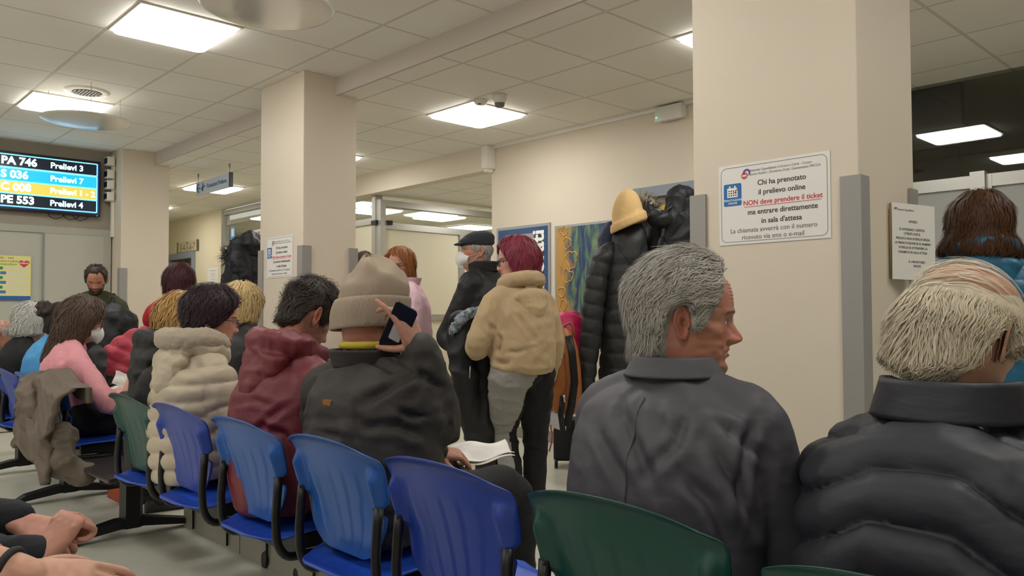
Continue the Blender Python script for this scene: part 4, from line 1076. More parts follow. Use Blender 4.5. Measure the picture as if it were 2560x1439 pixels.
    def jacket(p, m, voxel=.010, hem=-.12, thick=1.0, shape=None, amp=.006, q=None, name='jacket', creases=None, seed=0, smooth=4, folds_scale=(9, 9, 5), sleeve=None, cuffs=True, extra=None, skirt=None):
        k = p.sw/.165*p.bulk; b = MB(); T = thick*p.bulk
        secs = shape or [(hem, .175*k, .135*T), (.0, .18*k, .14*T), (.2, .172*k, .132*T), (.45, .18*k, .132*T), (.62, .188*k, .130*T), (.74, .175*k, .118*T), (.86, .125*k, .098*T), (.95, .078, .075), (1.01, .062, .062)]
        p.torso(b, secs)
        sl = sleeve or [.062, .066, .063, .058, .052, .045]
        for s in (-1, 1):
            limb(b, p.arm[s], [r*min(T, 1.12) for r in sl], 18)
            limb(b, [p.neck+V3(-.005, 0, -.015), (p.neck+p.sh[s])/2+V3(-.01, 0, .008), p.sh[s]+V3(0, 0, .004)], [.058, .056, .058*T])
        if extra: extra(b)
        V, F = fuse(b, voxel, smooth); N = vnormals(V, F)
        if q:
            d1, s1 = segcoord(V, p.arm[1][1:]); d2, s2 = segcoord(V, p.arm[-1][1:]); ds = np.minimum(d1, d2); sa = np.where(d1 < d2, s1, s2)
            arm = 1-sstep(.07*T, .095*T, ds); arm = arm*sstep(.04, .1, sa)
            tz = V[:, 2]+q.get('tilt', 0)*V[:, 1]+q.get('arch', 0)*np.maximum(0, np.abs(V[:, 1]-p.neck[1])-.06)+q.get('arch', 0)*.5*np.maximum(0, V[:, 0]-p.neck[0])+.008*np.sin(V[:, 1]*14+V[:, 0]*9)
            V = V+N*((q['amp']*(np.abs(np.sin(PI*tz/q['period']))**q.get('pow', .5)-.72))*(1-arm)+(q['amp']*(np.abs(np.sin(PI*(sa+.3*q['period'])/q['period']))**q.get('pow', .5)-.72))*arm)[:, None]
            N = vnormals(V, F)
        if amp: V = folds(V, N, amp, folds_scale, seed)
        if creases:
            bv = BVHTree.FromPolygons([tuple(q) for q in V], [tuple(map(int, q)) for q in F])
            for ps, wdt, dep in creases:
                hs_ = []
                for x, y in ps:
                    o_ = p.loc(('px', x, y, .3)); e_ = p.loc(('px', x, y, 3.3)); h_ = bv.ray_cast(Vector(o_), Vector(e_-o_))[0]
                    if h_ is not None: hs_.append(np.array(h_))
                if len(hs_) < 2: continue
                d_, s_ = segcoord(V, hs_); L_ = sum(np.linalg.norm(a-b) for a, b in zip(hs_, hs_[1:])); tp = sstep(0, .25*L_, s_)*sstep(L_, .7*L_, s_)*.85+.15
                V = V+N*(tp*(-dep*np.exp(-(d_/wdt)**2)+.55*dep*np.exp(-((d_-2.0*wdt)/(1.2*wdt))**2)))[:, None]; 
            N = vnormals(V, F)
        return raw(name, V, F, m, p.o)
    def trousers(p, m, voxel=.012, r=(.10, .088, .066, .062, .052), amp=.005, mats=None, seed=3):
        b = MB(); c = p.pel
        b.ball(c+V3(0, 0, -.0), (.125, .165*p.sw/.165, .12), 10)
        for s in (-1, 1): limb(b, [p.hip[s], p.hip[s]*.5+p.kn[s]*.5, p.kn[s], p.kn[s]*.5+p.an[s]*.5, p.an[s]+V3(0, 0, -.02)], r, 18)
        V, F = fuse(b, voxel, 3); V = folds(V, vnormals(V, F), amp, (8, 8, 12), seed)
        mi = None
        if mats: mi = (V[F].mean(1)[:, 1] < 0).astype(np.int32)
        return raw('trousers', V, F, mats or m, p.o, mi=mi)
    def shoes(p, m, yaws=(0, 0)):
        for s, y in zip((-1, 1), yaws):
            b = MB(); shoe(b, p.an[s], y); b.build('shoe', m, p.o)
    def hair(p, m, zl, thick, zmin, n, flow, length, width, wmat=None, clump=.35, seed=0, curl=0, lift=.004, steps=7, name='hair', nz=80, post=None, wmin=.5):
        V, F, wt = hair_shell(zl, thick, zmin, clump=clump, seed=seed, nz=nz)
        if post: V = post(V)
        parts = [(V, F)]
        if n: parts.append(strands(V, F, wt, n, flow, length, width, steps, lift, curl, seed, wmin))
        return hair_raw(parts, m, p, name)
    def collar(p, m, h=.06, r=.078, tk=.012, name='collar', open_=28, lean=(0, 0, 1), zo=-.02, flare=.004):
        """stand-up collar round the neck, open at the front"""
        P = []; Q = []; a = np.radians(np.linspace(open_, 360-open_, 40)); nv = 9
        up = V3(*lean); c = p.neck+V3(-.004, 0, zo)
        for i in range(nv):
            t = i/(nv-1); rr = r+flare*t-.010*math.sin(PI*t)*0
            ring = [c+up*h*t+V3(math.cos(x)*rr*.98, math.sin(x)*rr, -.02*(math.cos(x) > 0)*math.cos(x)*1.2) for x in a]
            P.append(ring); Q.append([c+(q-c)*V3(1+tk/r, 1+tk/r, 1) for q in ring])
        b = MB(); b.slab(np.array(P), np.array(Q)); return b.build(name, m, p.o)
    def hood(p, m, size=1.0, voxel=.009, amp=.008, name='hood', drop=.0, back=0.0, seed=0, q=None):
        """hood lying behind the neck"""
        b = MB(); n = p.neck; pts = []; 
        for d in np.linspace(35, 325, 15):
            a = R(d); pts.append(n+V3(.088*math.cos(a)*size-.012-back*.5, .098*math.sin(a)*size, .015-.055*max(0, math.cos(a))+.028*max(0, -math.cos(a))-drop*.3))
        limb(b, pts, [.030*size]+[.042*size]*13+[.030*size], 12, 2)
        for k in range(4):
            f = k/3; b.ball(n+V3(-.105-.02*f-back, 0, -.03-.075*f*size-drop), (.05*size, (.115-.045*f)*size, .05*size), 9)
        V, F = fuse(b, voxel, 4); N = vnormals(V, F)
        if q: V = quilt(V, N, V[:, 2]+.5*np.abs(V[:, 1]), q, .006)
        return raw(name, folds(V, vnormals(V, F), amp, (13, 13, 13), seed), F, m, p.o)
    def glasses(p, m, r=.021, parts=True):
        b = MB(); ang = np.linspace(0, 2*PI, 21)
        for s in (-1, 1):
            b.tube([p.hd(V3(.098+.0*abs(math.cos(a)), s*.0325+r*1.1*math.cos(a), -.002+r*.86*math.sin(a))) for a in ang], .0022, 6)
            b.tube([p.hd(V3(.097, s*.056, .004)), p.hd(V3(.085, s*.074, .006)), p.hd(V3(.03, s*.0815, .006)), p.hd(V3(-.012, s*.081, .004))], .0019, 6)
        b.tube([p.hd(V3(.098, -.010, .003)), p.hd(V3(.104, 0, .006)), p.hd(V3(.098, .010, .003))], .0022, 6)
        return b.build('glasses', m, p.o)
    def mask(p):
        u = np.linspace(-1, 1, 33)[None, :]; v = np.linspace(0, 1, 25)[:, None]
        z = .0-.122*v+.012*np.abs(u)*(v-.5)*0; yy = u*(.030+.038*np.sin(PI*np.clip(v*1.05+.1, 0, 1))**.6)
        z = -.008-.112*v-.022*(np.abs(u)**1.4)*(1-v)+.02*(np.abs(u)**1.5)*v
        fx = .096+.029*np.sin(PI*np.clip(v*.92+.06, 0, 1))**.75-.008*v
        x = fx-(.062*np.abs(u)**1.5)*(1-.1*v)-.004*np.abs(u)
        x = x+.006*np.exp(-(u/.06)**2)*np.sin(PI*v)
        P = np.stack([x+0*yy, yy+0*x, z+0*x], -1); Q = P-np.array([.003, 0, 0])
        b = MB(); b.slab(np.array([p.hd(r) for r in P]), np.array([p.hd(r) for r in Q])); o = b.build('face_mask', mat('mask_white', '#e2e0de', .75, bump=(300, .2, .001)), p.o)
        c = MB()
        for s in (-1, 1):
            for zz in (-.035, -.085): c.tube([p.hd(V3(.040, s*.066, zz)), p.hd(V3(.005, s*.0775, zz*.5-.012)), p.hd(V3(-.022, s*.079, -.006))], .0014, 5)
        c.build('ear_loop', mat('mask_white', '#e2e0de', .75), o)
        return o
CLOTH = lambda n, c, rough=.85, b=(140, .15, .002), **k: mat(n, c, rough, bump=(b[0], min(1, b[1]*2.2), b[2]*1.5), **k)
NYL = lambda n, c, rough=.55, b=(26, .35, .006), **k: mat(n, c, rough, bump=(b[0]*.8, .42, b[2]*1.2, (1, 1, 1.8)), **k)
TR_BLACK = CLOTH('trouser_black', '#131316'); TR_JEANS = CLOTH('trouser_denim', '#2f4258'); SHOE_B = mat('shoe_black', '#1b1a1b', .5); SHOE_BR = mat('shoe_brown', '#4a352a', .6)
# ------------------------------------------------------------------ PEOPLE
HW_GREY = hairmat('hair_grey', ['#4f4a46', '#7b756e', '#b0aaa1'])
HW_FAIR = hairmat('hair_sandy_white', ['#7d6c57', '#ad9c81', '#d8cbb2'])
H_DARK = hairmat('hair_dark', ['#17120f', '#261e1a', '#3a2e27'])
H_PLUM = hairmat('hair_black_plum', ['#120b0d', '#21141a', '#35222a'])
H_BRN = hairmat('hair_brown', ['#241a15', '#3b2c24', '#5a463a'])
H_RED = hairmat('hair_red', ['#3d141d', '#64202e', '#8a3344'])
H_AUB = hairmat('hair_auburn', ['#1e0f12', '#35171d', '#4c222a'])
H_BLOND = hairmat('hair_blonde', ['#8a6a3e', '#b79360', '#dabd86'])
H_HONEY = hairmat('hair_honey', ['#6b4a22', '#96703a', '#b98f55'])
H_COPP = hairmat('hair_copper', ['#5d3418', '#8a5228', '#a96d3e'])
H_SILV = hairmat('hair_silver', ['#77746e', '#a5a29c', '#cfccc5'])
H_BRHI = hairmat('hair_brown_lights', ['#140c0a', '#231510', '#5a3820'])
ZL_SHORT = [(0, .088), (38, .078), (56, .048), (64, .0), (72, -.03), (86, -.03), (95, .016), (110, -.02), (126, -.085), (180, -.10)]
ZL_BOB = [(0, .086), (34, .078), (48, .04), (58, -.03), (66, -.13), (180, -.145)]
def th(top, side, nape=None, zt=.05):
    nape = side if nape is None else nape
    return lambda d, z: (side+(top-side)*sstep(.0, zt+.03, z))*(1-.0*d)*(1-sstep(120, 170, d)*(1-nape/side)*sstep(-.0, -.08, z))

# --- grey-haired man in the grey jacket (profile)
g = Person('grey-haired man in a dark grey jacket looking sideways past the pillar', (1718, 800), 1.74, 6, seatx=1.35, hf=.05, head=(-52, 4, 0), hs=1.06, sw=.165, bulk=1.02)
for s in (-1, 1): g.sh[s][2] += .028; g.arm[s][0][2] += .03; g.arm[s][1][2] += .028
g.body(dict(skin='#b98570', flush='#a8533f', brow='#4a423c', lip='#93584e', age=1.3, nose=1.22, jaw=1.04), nth=190, nz=170)
g.hair(HW_GREY, [(0, .095), (34, .088), (52, .070), (62, .045), (70, .012), (76, -.022), (84, -.026), (90, .026), (108, .0), (122, -.09), (180, -.112)], th(.030, .021, .019), -.13, 6500, lambda p: FL_back(p)*.8+FL_down(p)*.35, .06, .00075, seed=3, curl=.5, lift=.006, nz=100)
g.jacket(NYL('grey_jacket', '#434148', .6, (14, .25, .01)), .0085, hem=-.14, thick=1.04, amp=.006, seed=4, folds_scale=(5, 6, 3.0), creases=[([(1545, 985), (1590, 1110), (1640, 1240)], .012, .010), ([(1730, 1010), (1690, 1110), (1590, 1210)], .011, .009), ([(1760, 1090), (1830, 1200), (1890, 1330)], .012, .013), ([(1890, 1040), (1855, 1160), (1840, 1340)], .010, .013), ([(1490, 1060), (1550, 1180), (1570, 1240)], .012, .009), ([(1640, 1000), (1660, 1090)], .010, .006), ([(1780, 1040), (1860, 1110), (1930, 1150)], .010, .009), ([(1600, 960), (1560, 1010), (1530, 1080)], .010, .006), ([(1700, 1180), (1780, 1260), (1830, 1380)], .012, .010)], shape=[(-.14, .19, .15), (.0, .20, .155), (.2, .205, .15), (.45, .215, .148), (.66, .215, .142), (.8, .20, .125), (.90, .145, .098), (.97, .082, .078), (1.02, .07, .07)])
g.collar(NYL('grey_jacket', '#4b494e'), .042, .100, .012, open_=62, zo=.008, lean=(-.12, .0, 1), flare=-.022)
gj = [o for o in g.o.children if o.name.startswith('jacket')][0].data; bv_ = BVHTree.FromPolygons([v.co[:] for v in gj.vertices], [tuple(q.vertices) for q in gj.polygons]); sp_ = []
for z in np.linspace(g.neck[2]-.03, .62, 26):
    hit = bv_.ray_cast(Vector((-1.5, g.neck[1]*(z-.5)/(g.neck[2]-.5), z)), Vector((1, 0, 0)))[0]
    if hit: sp_.append(tuple(hit))
b = MB(); b.tube(sp_, .0030, 6); b.build('back_seam', NYL('grey_jacket', '#434148'), g.o)
g.trousers(TR_BLACK); g.shoes(SHOE_B)

# --- balding man in the navy quilted jacket
n = Person('balding fair-haired man in a navy quilted jacket seen from behind', (2405, 845), 1.42, 2, seatx=1.38, hf=.07, head=(-14, 24, 4), hs=1.07, sw=.1555, bulk=1.1)
n.body(dict(skin='#c99f86', flush='#bb7a62', brow='#8a7c6c', age=1.0), nth=150, nz=140)
ZL_BALD = [(0, .13), (50, .13), (64, .07), (70, .03), (76, -.03), (88, -.025), (96, .02), (110, -.02), (124, -.085), (180, -.11)]
V_, F_, W_ = hair_shell([(a, q if a < 62 else q) for a, q in ZL_BALD], lambda d, z: -.003+.018*sstep(.085, -.015, z-.02*sstep(120, 80, d))-.004*sstep(-.05, -.10, z), -.125, clump=.4, seed=5, nz=90)
S1 = strands(V_, F_, W_*(V_[:, 2] < .046), 5600, lambda p: FL_down(p)*.8+np.stack([-.25+0*p[:, 0], .35*np.sin(p[:, 1]*30), 0*p[:, 0]], -1), .062, .0008, 8, .010, .35, 6)
V2_, F2_, W2_ = hair_shell([(0, .06), (180, .02)], lambda d, z: .0025+0*z, .0, clump=.2, seed=6, nz=50)
S2 = strands(V2_, F2_, W2_*(V2_[:, 2] > .02), 210, lambda p: np.stack([-.75+0*p[:, 0], .75+0*p[:, 0], -.3*sstep(.0, .06, p[:, 1])], -1), .11, .0006, 9, .004, .2, 7)
hair_raw([(V_, F_), S1, S2], HW_FAIR, n)
NAVY = NYL('navy_quilt', '#1b1d26', .55, (30, .3, .004))
n.jacket(NAVY, .0085, hem=-.14, thick=1.02, amp=.004, q=dict(period=.082, amp=.024, tilt=-.06, pow=.5, arch=.5), seed=8, shape=[(-.14, 0.212, 0.170), (.0, 0.220, 0.175), (.2, 0.223, 0.172), (.45, 0.228, 0.164), (.62, 0.228, 0.159), (.75, 0.207, 0.140), (.87, 0.148, 0.111), (.95, .088, .085), (1.01, .072, .072)], sleeve=[.072, .080, .076, .070, .062, .052])
n.collar(NAVY, .066, .112, .018, open_=40, zo=-.006, flare=-.018, lean=(-.08, 0, 1))
n.trousers(TR_JEANS); n.shoes(SHOE_B)

# --- man in the beige beanie with the phone
BRN = NYL('brownblack_puffer', '#2a2623', .68, (18, .35, .008))
m = Person('man in a beige ribbed beanie and brown-black padded jacket holding a phone to his ear', (930, 790), 2.50, 6, seatx=1.36, side=.10, hf=.05, head=(8, 14, 4), hs=1.06, sw=.175, bulk=1.1,
           arms={-1: (('px', 1085, 1075, 2.40), ('px', 1052, 880, 2.34)), 1: (None, ('px', 1075, 1128, 2.66))})
SK_M = '#b57f68'
hR = hand_at(m.loc(('px', 1046, 866, 2.335)), m.vec(UP*.86-RT*.42-FW*.1), m.vec(RT*.75-FW*.55+UP*.1), side=1, curls=[(8, 14, 8), (26, 40, 25), (34, 48, 30), (40, 50, 30)], thumb=(.35, .55, -.8), scale=1.0, thumbcurl=8, voxel=.003)
hL = hand_at(m.loc(('px', 1090, 1128, 2.66)), m.vec(RT*.9-UP*.18+FW*.3), m.vec(UP*.9+RT*.2-FW*.2), side=-1, curl=(35, 45, 25), scale=.95)
m.body(dict(skin=SK_M, flush='#a55a48', brow='#3a2c26', hand='#b98670'), hands=[hR, hL])
m.jacket(BRN, .009, hem=-.14, thick=1.1, amp=.007, q=dict(period=.17, amp=.010, tilt=.05, pow=.7), seed=9, creases=[([(905, 1010), (980, 965), (1060, 935)], .012, .012), ([(900, 890), (980, 925), (1040, 985)], .012, .011), ([(890, 1070), (1000, 1065), (1080, 1110)], .012, .012), ([(745, 970), (800, 930), (850, 915)], .011, .007), ([(894, 960), (890, 1030), (893, 1110)], .006, .005), ([(1040, 920), (1080, 960), (1120, 970)], .010, .010), ([(960, 1010), (1030, 1040), (1120, 1030)], .010, .010), ([(760, 1075), (840, 1090), (920, 1100)], .010, .008)], folds_scale=(6, 6, 7), shape=[(-.14, 0.212, 0.170), (.0, 0.220, 0.175), (.2, 0.223, 0.172), (.45, 0.228, 0.164), (.62, 0.228, 0.159), (.75, 0.207, 0.140), (.87, 0.148, 0.111), (.95, .088, .085), (1.01, .072, .072)], sleeve=[.072, .080, .078, .075, .07, .052])
m.collar(BRN, .055, .088, .014, open_=30, zo=-.03, flare=.012, lean=(-.1, 0, 1))
b = MB(); b.tube([m.neck+V3(-.005+.072*math.cos(a), .074*math.sin(a), .038) for a in np.radians(np.linspace(60, 300, 24))], .012, 8); b.build('neck_band', CLOTH('yellow_knit', '#b7a53c'), m.o)
def beanie(p, mt, zc=-.04, cuff=.088, top=.185, slouch=.020, side_=.040):
    th_ = np.linspace(-PI, PI, 241)[:-1]; rows = []
    rib = .0016*np.cos(84*th_)
    def ring(z, ex, sx=0, sc=1.0, tilt=.22):
        zz = np.clip(z, -.03, .055)*np.ones_like(th_); x, y = head_xy(th_, np.full_like(th_, np.clip(z, -.02, .055))); r = np.hypot(x, y); ux, uy = x/r, y/r
        xx = (x+ux*(ex+rib))*sc+sx; yy = (y+uy*(ex+rib))*sc
        return np.stack([xx, yy, z+tilt*xx-.17*yy+0*th_], -1)
    rows.append(ring(zc+.004, .006)); rows.append(ring(zc, .014))
    for t in np.linspace(0, 1, 9): rows.append(ring(zc+.004+cuff*t, .020+.003*math.sin(PI*t)-.002*t))
    rows.append(ring(zc+cuff+.006, .013)); rows.append(ring(zc+cuff+.003, .008))
    z0 = zc+cuff
    for t in np.linspace(.03, 1, 22):
        sc = max(.02, (1-t**2.2)**.80); r = ring(z0+(top-z0)*t**.85, .011, -slouch*t*t, sc); r[:, 1] += side_*t**2.6*1.3
        f = .012*sstep(.2, .6, t)*(1-.4*t); r[:, 2] += f*(np.sin(th_*3+t*5)+.6*np.sin(th_*5-t*7)); r[:, 0] += f*.8*np.sin(th_*2+4*t); rows.append(r)
    b = MB(); b.grid(np.array([p.hd(r) for r in rows]), wrap=True); return b.build('beanie', mt, p.o)
beanie(m, CLOTH('beige_knit', '#9d8d7b', .95, (420, .25, .001, (1, 1, .25))))
m.trousers(TR_BLACK, r=(.105, .095, .072, .066, .055)); m.shoes(SHOE_B)
# small tan tab sewn on the back
def on_cloth(p, nm, x, y):
    me_ = [o for o in p.o.children if o.name.startswith(nm)][0].data; bv = BVHTree.FromPolygons([v.co[:] for v in me_.vertices], [tuple(q.vertices) for q in me_.polygons])
    o_ = p.loc(('px', x, y, .3)); e_ = p.loc(('px', x, y, 3.0)); hit = bv.ray_cast(Vector(o_), Vector(e_-o_)); return hit[0], hit[1]
h_, n_ = on_cloth(m, 'jacket', 818, 1006)
if h_ is not None:
    Mt = plane_m(h_, n_.cross(Vector((0, 0, -1))), (0, 0, 1)); TAB = CLOTH('tan_tab', '#8a5c28')
    sheet('logo_tab', Mt, .036, .017, TAB, m.o, -.003, .006, r=.005)
# phone
ph = empty('phone', 'dark phone with a pale back held to the ear of the beanie man', 'phone', at(995, 818, 2.32))
Mp = plane_m((0, 0, 0), tuple(RT*.75+FW*.35-UP*.45), tuple(UP*.85+RT*.4-FW*.3))
sheet('casing', Mp, .074, .15, mat('phone_dark', '#15151a', .3), ph, 0, .009, r=.010)
sheet('back_plate', Mp, .036, .055, mat('phone_pale', '#c6c6c8', .3), ph, .009, .001, r=.004, x=.0, y=-.012)
# folded papers in his hand
def paper(name, label, c, w_, d_, right, up, seed=0, lines=True, amp=.012):
    t = empty(name, label, 'paper', c)
    M = plane_m((0, 0, 0), tuple(right), tuple(up)); u = np.linspace(-.5, .5, 25); v = np.linspace(-.5, .5, 17); U, Vv = np.meshgrid(u, v)
    z = amp*(np.sin(U*7+Vv*4+seed)+.6*np.sin(Vv*9-U*3+seed)); P = np.stack([U*w_, Vv*d_, z], -1)
    Mn = np.array(M)[:3, :3]; b = MB(); A = P @ Mn.T; B = (P+np.array([0, 0, .0015])) @ Mn.T; b.slab(A, B); b.build('sheet', PAPER, t)
    P2 = P*np.array([.93, .9, 1])+np.array([.01, .008, .004]); b = MB(); b.slab(P2 @ Mn.T, (P2+np.array([0, 0, .001])) @ Mn.T); b.build('sheet', PAPER, t)
    return t
paper('folded_papers', 'white folded papers held out by the beanie man', at(1205, 1130, 2.80), .205, .15, RT*.95+UP*.06+FW*.3, FW*.9+UP*.24-RT*.25, 1, amp=.008)

# --- man in the burgundy hooded jacket
BUR = NYL('burgundy_shell', '#6b202b', .55, (20, .3, .006))
b_ = Person('dark-haired man bowing his head in a burgundy hooded jacket', (772, 795), 2.85, 4, seatx=1.33, hf=.07, head=(2, 34, 0), hs=1.0, sw=.175, bulk=1.06)
b_.body(dict(skin='#c08a74', flush='#b3604e', brow='#241b17', stubble=('#3a2c26', .6)))
b_.hair(H_DARK, [(0, .088), (38, .078), (56, .048), (64, .0), (72, -.03), (84, -.03), (93, .020), (108, .0), (124, -.07), (180, -.092)], th(.028, .007, .005, .075), -.115, 2600, lambda p: FL_fwd(p)*.5+FL_down(p)*.6+np.stack([0*p[:, 0], .4*np.sin(p[:, 0]*60), 0*p[:, 0]], -1), .04, .0011, seed=11, curl=.5, lift=.009)
b_.jacket(BUR, .010, hem=-.14, thick=1.04, amp=.006, seed=12, creases=[([(640, 1060), (710, 1085), (745, 1140)], .011, .011), ([(560, 940), (640, 905), (720, 905)], .012, .008), ([(620, 1100), (680, 1040), (740, 1000)], .011, .009), ([(580, 1010), (640, 1000), (700, 1020)], .010, .007), ([(545, 1030), (560, 1100), (600, 1150)], .010, .008)], folds_scale=(6, 7, 5), shape=[(-.14, 0.198, 0.158), (.0, 0.206, 0.163), (.2, 0.208, 0.160), (.45, 0.213, 0.153), (.62, 0.213, 0.148), (.75, 0.193, 0.131), (.87, 0.139, 0.104), (.95, .088, .085), (1.01, .072, .072)])
b_.hood(BUR, 1.08, .009, .009, seed=13, back=.0)
b_.trousers(TR_JEANS); b_.shoes(SHOE_B)

# --- woman in the cream padded jacket
CRM = NYL('cream_puffer', '#b3a690', .45, (30, .35, .004)); FURC = CLOTH('cream_fur', '#b5a895', .95, (260, .5, .004))
c = Person('woman with short black hair and glasses in a cream padded jacket', (532, 800), 3.32, 2, seatx=1.30, hf=.05, head=(-20, 8, 0), hs=1.0, sw=.165, bulk=1.06)
c.body(dict(skin='#c9957f', flush='#bb6f5e', brow='#3a2c26', lip='#a8625a', nose=.95))
c.hair(H_PLUM, [(0, .075), (40, .065), (54, .04), (64, .0), (74, -.03), (84, -.045), (96, -.03), (110, -.065), (124, -.10), (180, -.112)], th(.034, .024, .013, .05), -.14, 2600, lambda p: FL_down(p)+FL_back(p)*.3, .05, .0012, seed=14, curl=.6, lift=.008)
c.glasses(mat('glass_frame_light', '#6e625c', .3, .6))
c.jacket(CRM, .009, hem=-.14, thick=1.04, amp=.005, q=dict(period=.066, amp=.014, tilt=.12, pow=.6), seed=15, shape=[(-.14, 0.194, 0.155), (.0, 0.202, 0.160), (.2, 0.204, 0.157), (.45, 0.209, 0.150), (.62, 0.209, 0.145), (.75, 0.189, 0.128), (.87, 0.136, 0.102), (.95, .088, .085), (1.01, .072, .072)])
c.hood(CRM, 1.12, .008, .006, seed=16, drop=.015, back=.012)
b = MB(); pts = [c.neck+V3(.105*math.cos(a)-.03, .118*math.sin(a), .045-.035*max(0, math.cos(a))) for a in np.radians(np.linspace(38, 322, 21))]
limb(b, pts, [.034]+[.046]*19+[.034], 12, 2); V_, F_ = fuse(b, .007, 3); N_ = vnormals(V_, F_); V_ = V_+N_*(.006*(vnoise(V_*160, 3)-.5)+.006*(vnoise(V_*50, 4)-.5))[:, None]
raw('fur_collar', V_, F_, FURC, c.o)
c.trousers(TR_BLACK); c.shoes(SHOE_B)

# --- woman in the black hooded coat, honey hair
BLK = NYL('black_padded', '#121214', .6, (20, .3, .006))
k = Person('woman with long honey hair and a black hooded coat seated beside the side table', (458, 805), 3.68, 0, seatx=1.33, hf=.05, head=(10, 12, 0), hs=.97, sw=.155, arms={1: (None, ('px', 316, 1000, 3.93))})
k.body(dict(skin='#c9957f'), nth=72, nz=60, hands=[hand_at(k.loc(('px', 312, 985, 3.95)), k.vec(UP*.8+RT*.1+FW*.3), k.vec(-RT*.5-FW*.5), side=-1, curl=(25, 40, 20), voxel=.005, scale=.9)])
k.hair(H_HONEY, [(0, .085), (34, .075), (48, .03), (58, -.05), (66, -.2), (180, -.23)], th(.03, .032), -.24, 1500, FL_down, .12, .0022, seed=17, curl=.5, lift=.008)
k.jacket(BLK, .013, hem=-.2, thick=1.05, amp=.008, seed=18); k.hood(BLK, 1.15, .012, .008, seed=19)
k.trousers(TR_BLACK, .016); k.shoes(SHOE_B)
paper('ticket_paper', 'pale paper held up left of the black coat, above the green chair', at(308, 952, 3.98), .10, .07, RT*.8-UP*.4, UP*.8+RT*.3, 2, amp=.004)

# --- woman in the pink sweatshirt with a mask
PNK = CLOTH('pink_fleece', '#cf8d95', .9, (20, .3, .006))
w_ = Person('woman with long brown hair in a pink sweatshirt and a white mask', (209, 803), 4.62, -4, seatx=1.27, side=.08, hf=.06, head=(-10, 16, 0), hs=1.0, sw=.155,
            arms={-1: (('px', 278, 1012, 4.35), ('px', 305, 985, 4.62)), 1: (None, None)})
w_.body(dict(skin='#c08c78', brow='#2c211d', eyes=1), nth=110, nz=96, hands=[hand_at(w_.loc(('px', 303, 985, 4.64)), w_.vec(RT*.7+FW*.7), w_.vec(UP*.9), side=1, voxel=.005, curl=(30, 40, 20))])
w_.hair(H_BRN, [(0, .085), (36, .075), (50, .04), (62, .0), (72, -.06), (80, -.25), (180, -.29)], th(.032, .040), -.30, 2600, FL_down, .13, .0022, seed=20, curl=.6, lift=.010)
w_.mask(); w_.glasses(mat('glass_frame_wine', '#5a2430', .4), .019)
w_.jacket(PNK, .010, hem=-.05, thick=.98, amp=.007, seed=21, name='sweatshirt')
b = MB(); limb(b, [w_.neck+V3(.06, .05, -.02), w_.neck+V3(.115, -.01, -.06), w_.neck+V3(.10, -.10, -.08), w_.neck+V3(.10, -.13, -.20), w_.neck+V3(.14, -.10, -.34)], [.04, .05, .055, .05, .035], 12); V_, F_ = fuse(b, .011, 3)
raw('scarf', folds(V_, vnormals(V_, F_), .012, (9, 9, 9), 3), F_, CLOTH('charcoal_scarf', '#2a2a2c'), w_.o)
w_.trousers(TR_BLACK, .016); w_.shoes(SHOE_B)
paper('white_sheet', 'white sheet held low by the woman in pink', at(302, 978, 4.8), .16, .11, RT*.9+UP*.1, FW*.8+UP*.4, 3, amp=.004)
# her brown jacket over the chair back
BRJ = NYL('taupe_jacket', '#5f5347', .6, (22, .35, .006))
j = empty('hung_jacket', 'brown padded jacket hung over the back of the blue chair behind the woman in pink', 'jacket', (1.17, 4.66, 0))
nu, nv = 70, 90
U, Vv = np.meshgrid(np.linspace(-1, 1, nu), np.linspace(0, 1, nv)); yy = U*.30-.02
sh_ = .05*np.sin(U*3.0+1)+.03*np.sin(U*7)
L_ = .12+(.38+sh_+.12*sstep(.2, -.9, U))*1.0                       # length over the back
s__ = Vv*L_-.10
zt = .85+.02*np.sin(U*5)-.03*U**2-.05*sstep(.1, -1, U)
zz = np.where(s__ < 0, zt+s__*.8, zt-np.maximum(s__-.03, 0)-.015*(s__ > .03)); xx = np.where(s__ < 0, .01-s__*.05, .01-.12*sstep(-.01, .06, s__)-.02*sstep(.05, .3, s__))
fl = vnoise(np.stack([U*2.2+Vv*2.0, Vv*3.2-U*1.4, U*0], -1).reshape(-1, 3), 5).reshape(U.shape); fl = (1-np.abs(2*fl-1))**1.5
f2 = np.abs(np.sin(PI*(s__+.22*U)/.085))**.6
xx = xx-.045*fl*sstep(0, .2, s__)-.014*f2*sstep(0, .1, s__); yy = yy+.03*np.sin(Vv*6+U*2)*Vv; zz = zz-.0*fl
P = np.stack([xx, yy, zz], -1); Q = P+np.stack([.030+0*xx, 0*xx, .0*xx], -1)
b = MB(); b.slab(P, Q); b.build('jacket_body', BRJ, j)
b = MB(); limb(b, [(-.08, .10, .50), (-.08, .16, .44), (-.05, .2, .39), (-.04, .17, .34)], [.045, .055, .05, .04], 14); V_, F_ = fuse(b, .009, 4); raw('sleeve', folds(V_, vnormals(V_, F_), .016, (9, 9, 9), 25), F_, BRJ, j)
b = MB(); limb(b, [(-.06, -.20, .56), (-.08, -.27, .44), (.0, -.33, .37)], [.06, .07, .055], 14); V_, F_ = fuse(b, .009, 4); raw('sleeve', folds(V_, vnormals(V_, F_), .016, (9, 9, 9), 22), F_, BRJ, j)
b = MB(); limb(b, [(-.02, .25, .80), (-.09, .22, .78), (-.13, .12, .72), (-.12, .02, .66)], [.045, .06, .065, .05], 14); limb(b, [(-.06, .24, .76), (-.12, .26, .68), (-.10, .27, .60)], [.045, .05, .03], 12); V_, F_ = fuse(b, .009, 4); raw('hood', folds(V_, vnormals(V_, F_), .016, (9, 9, 9), 23), F_, BRJ, j)

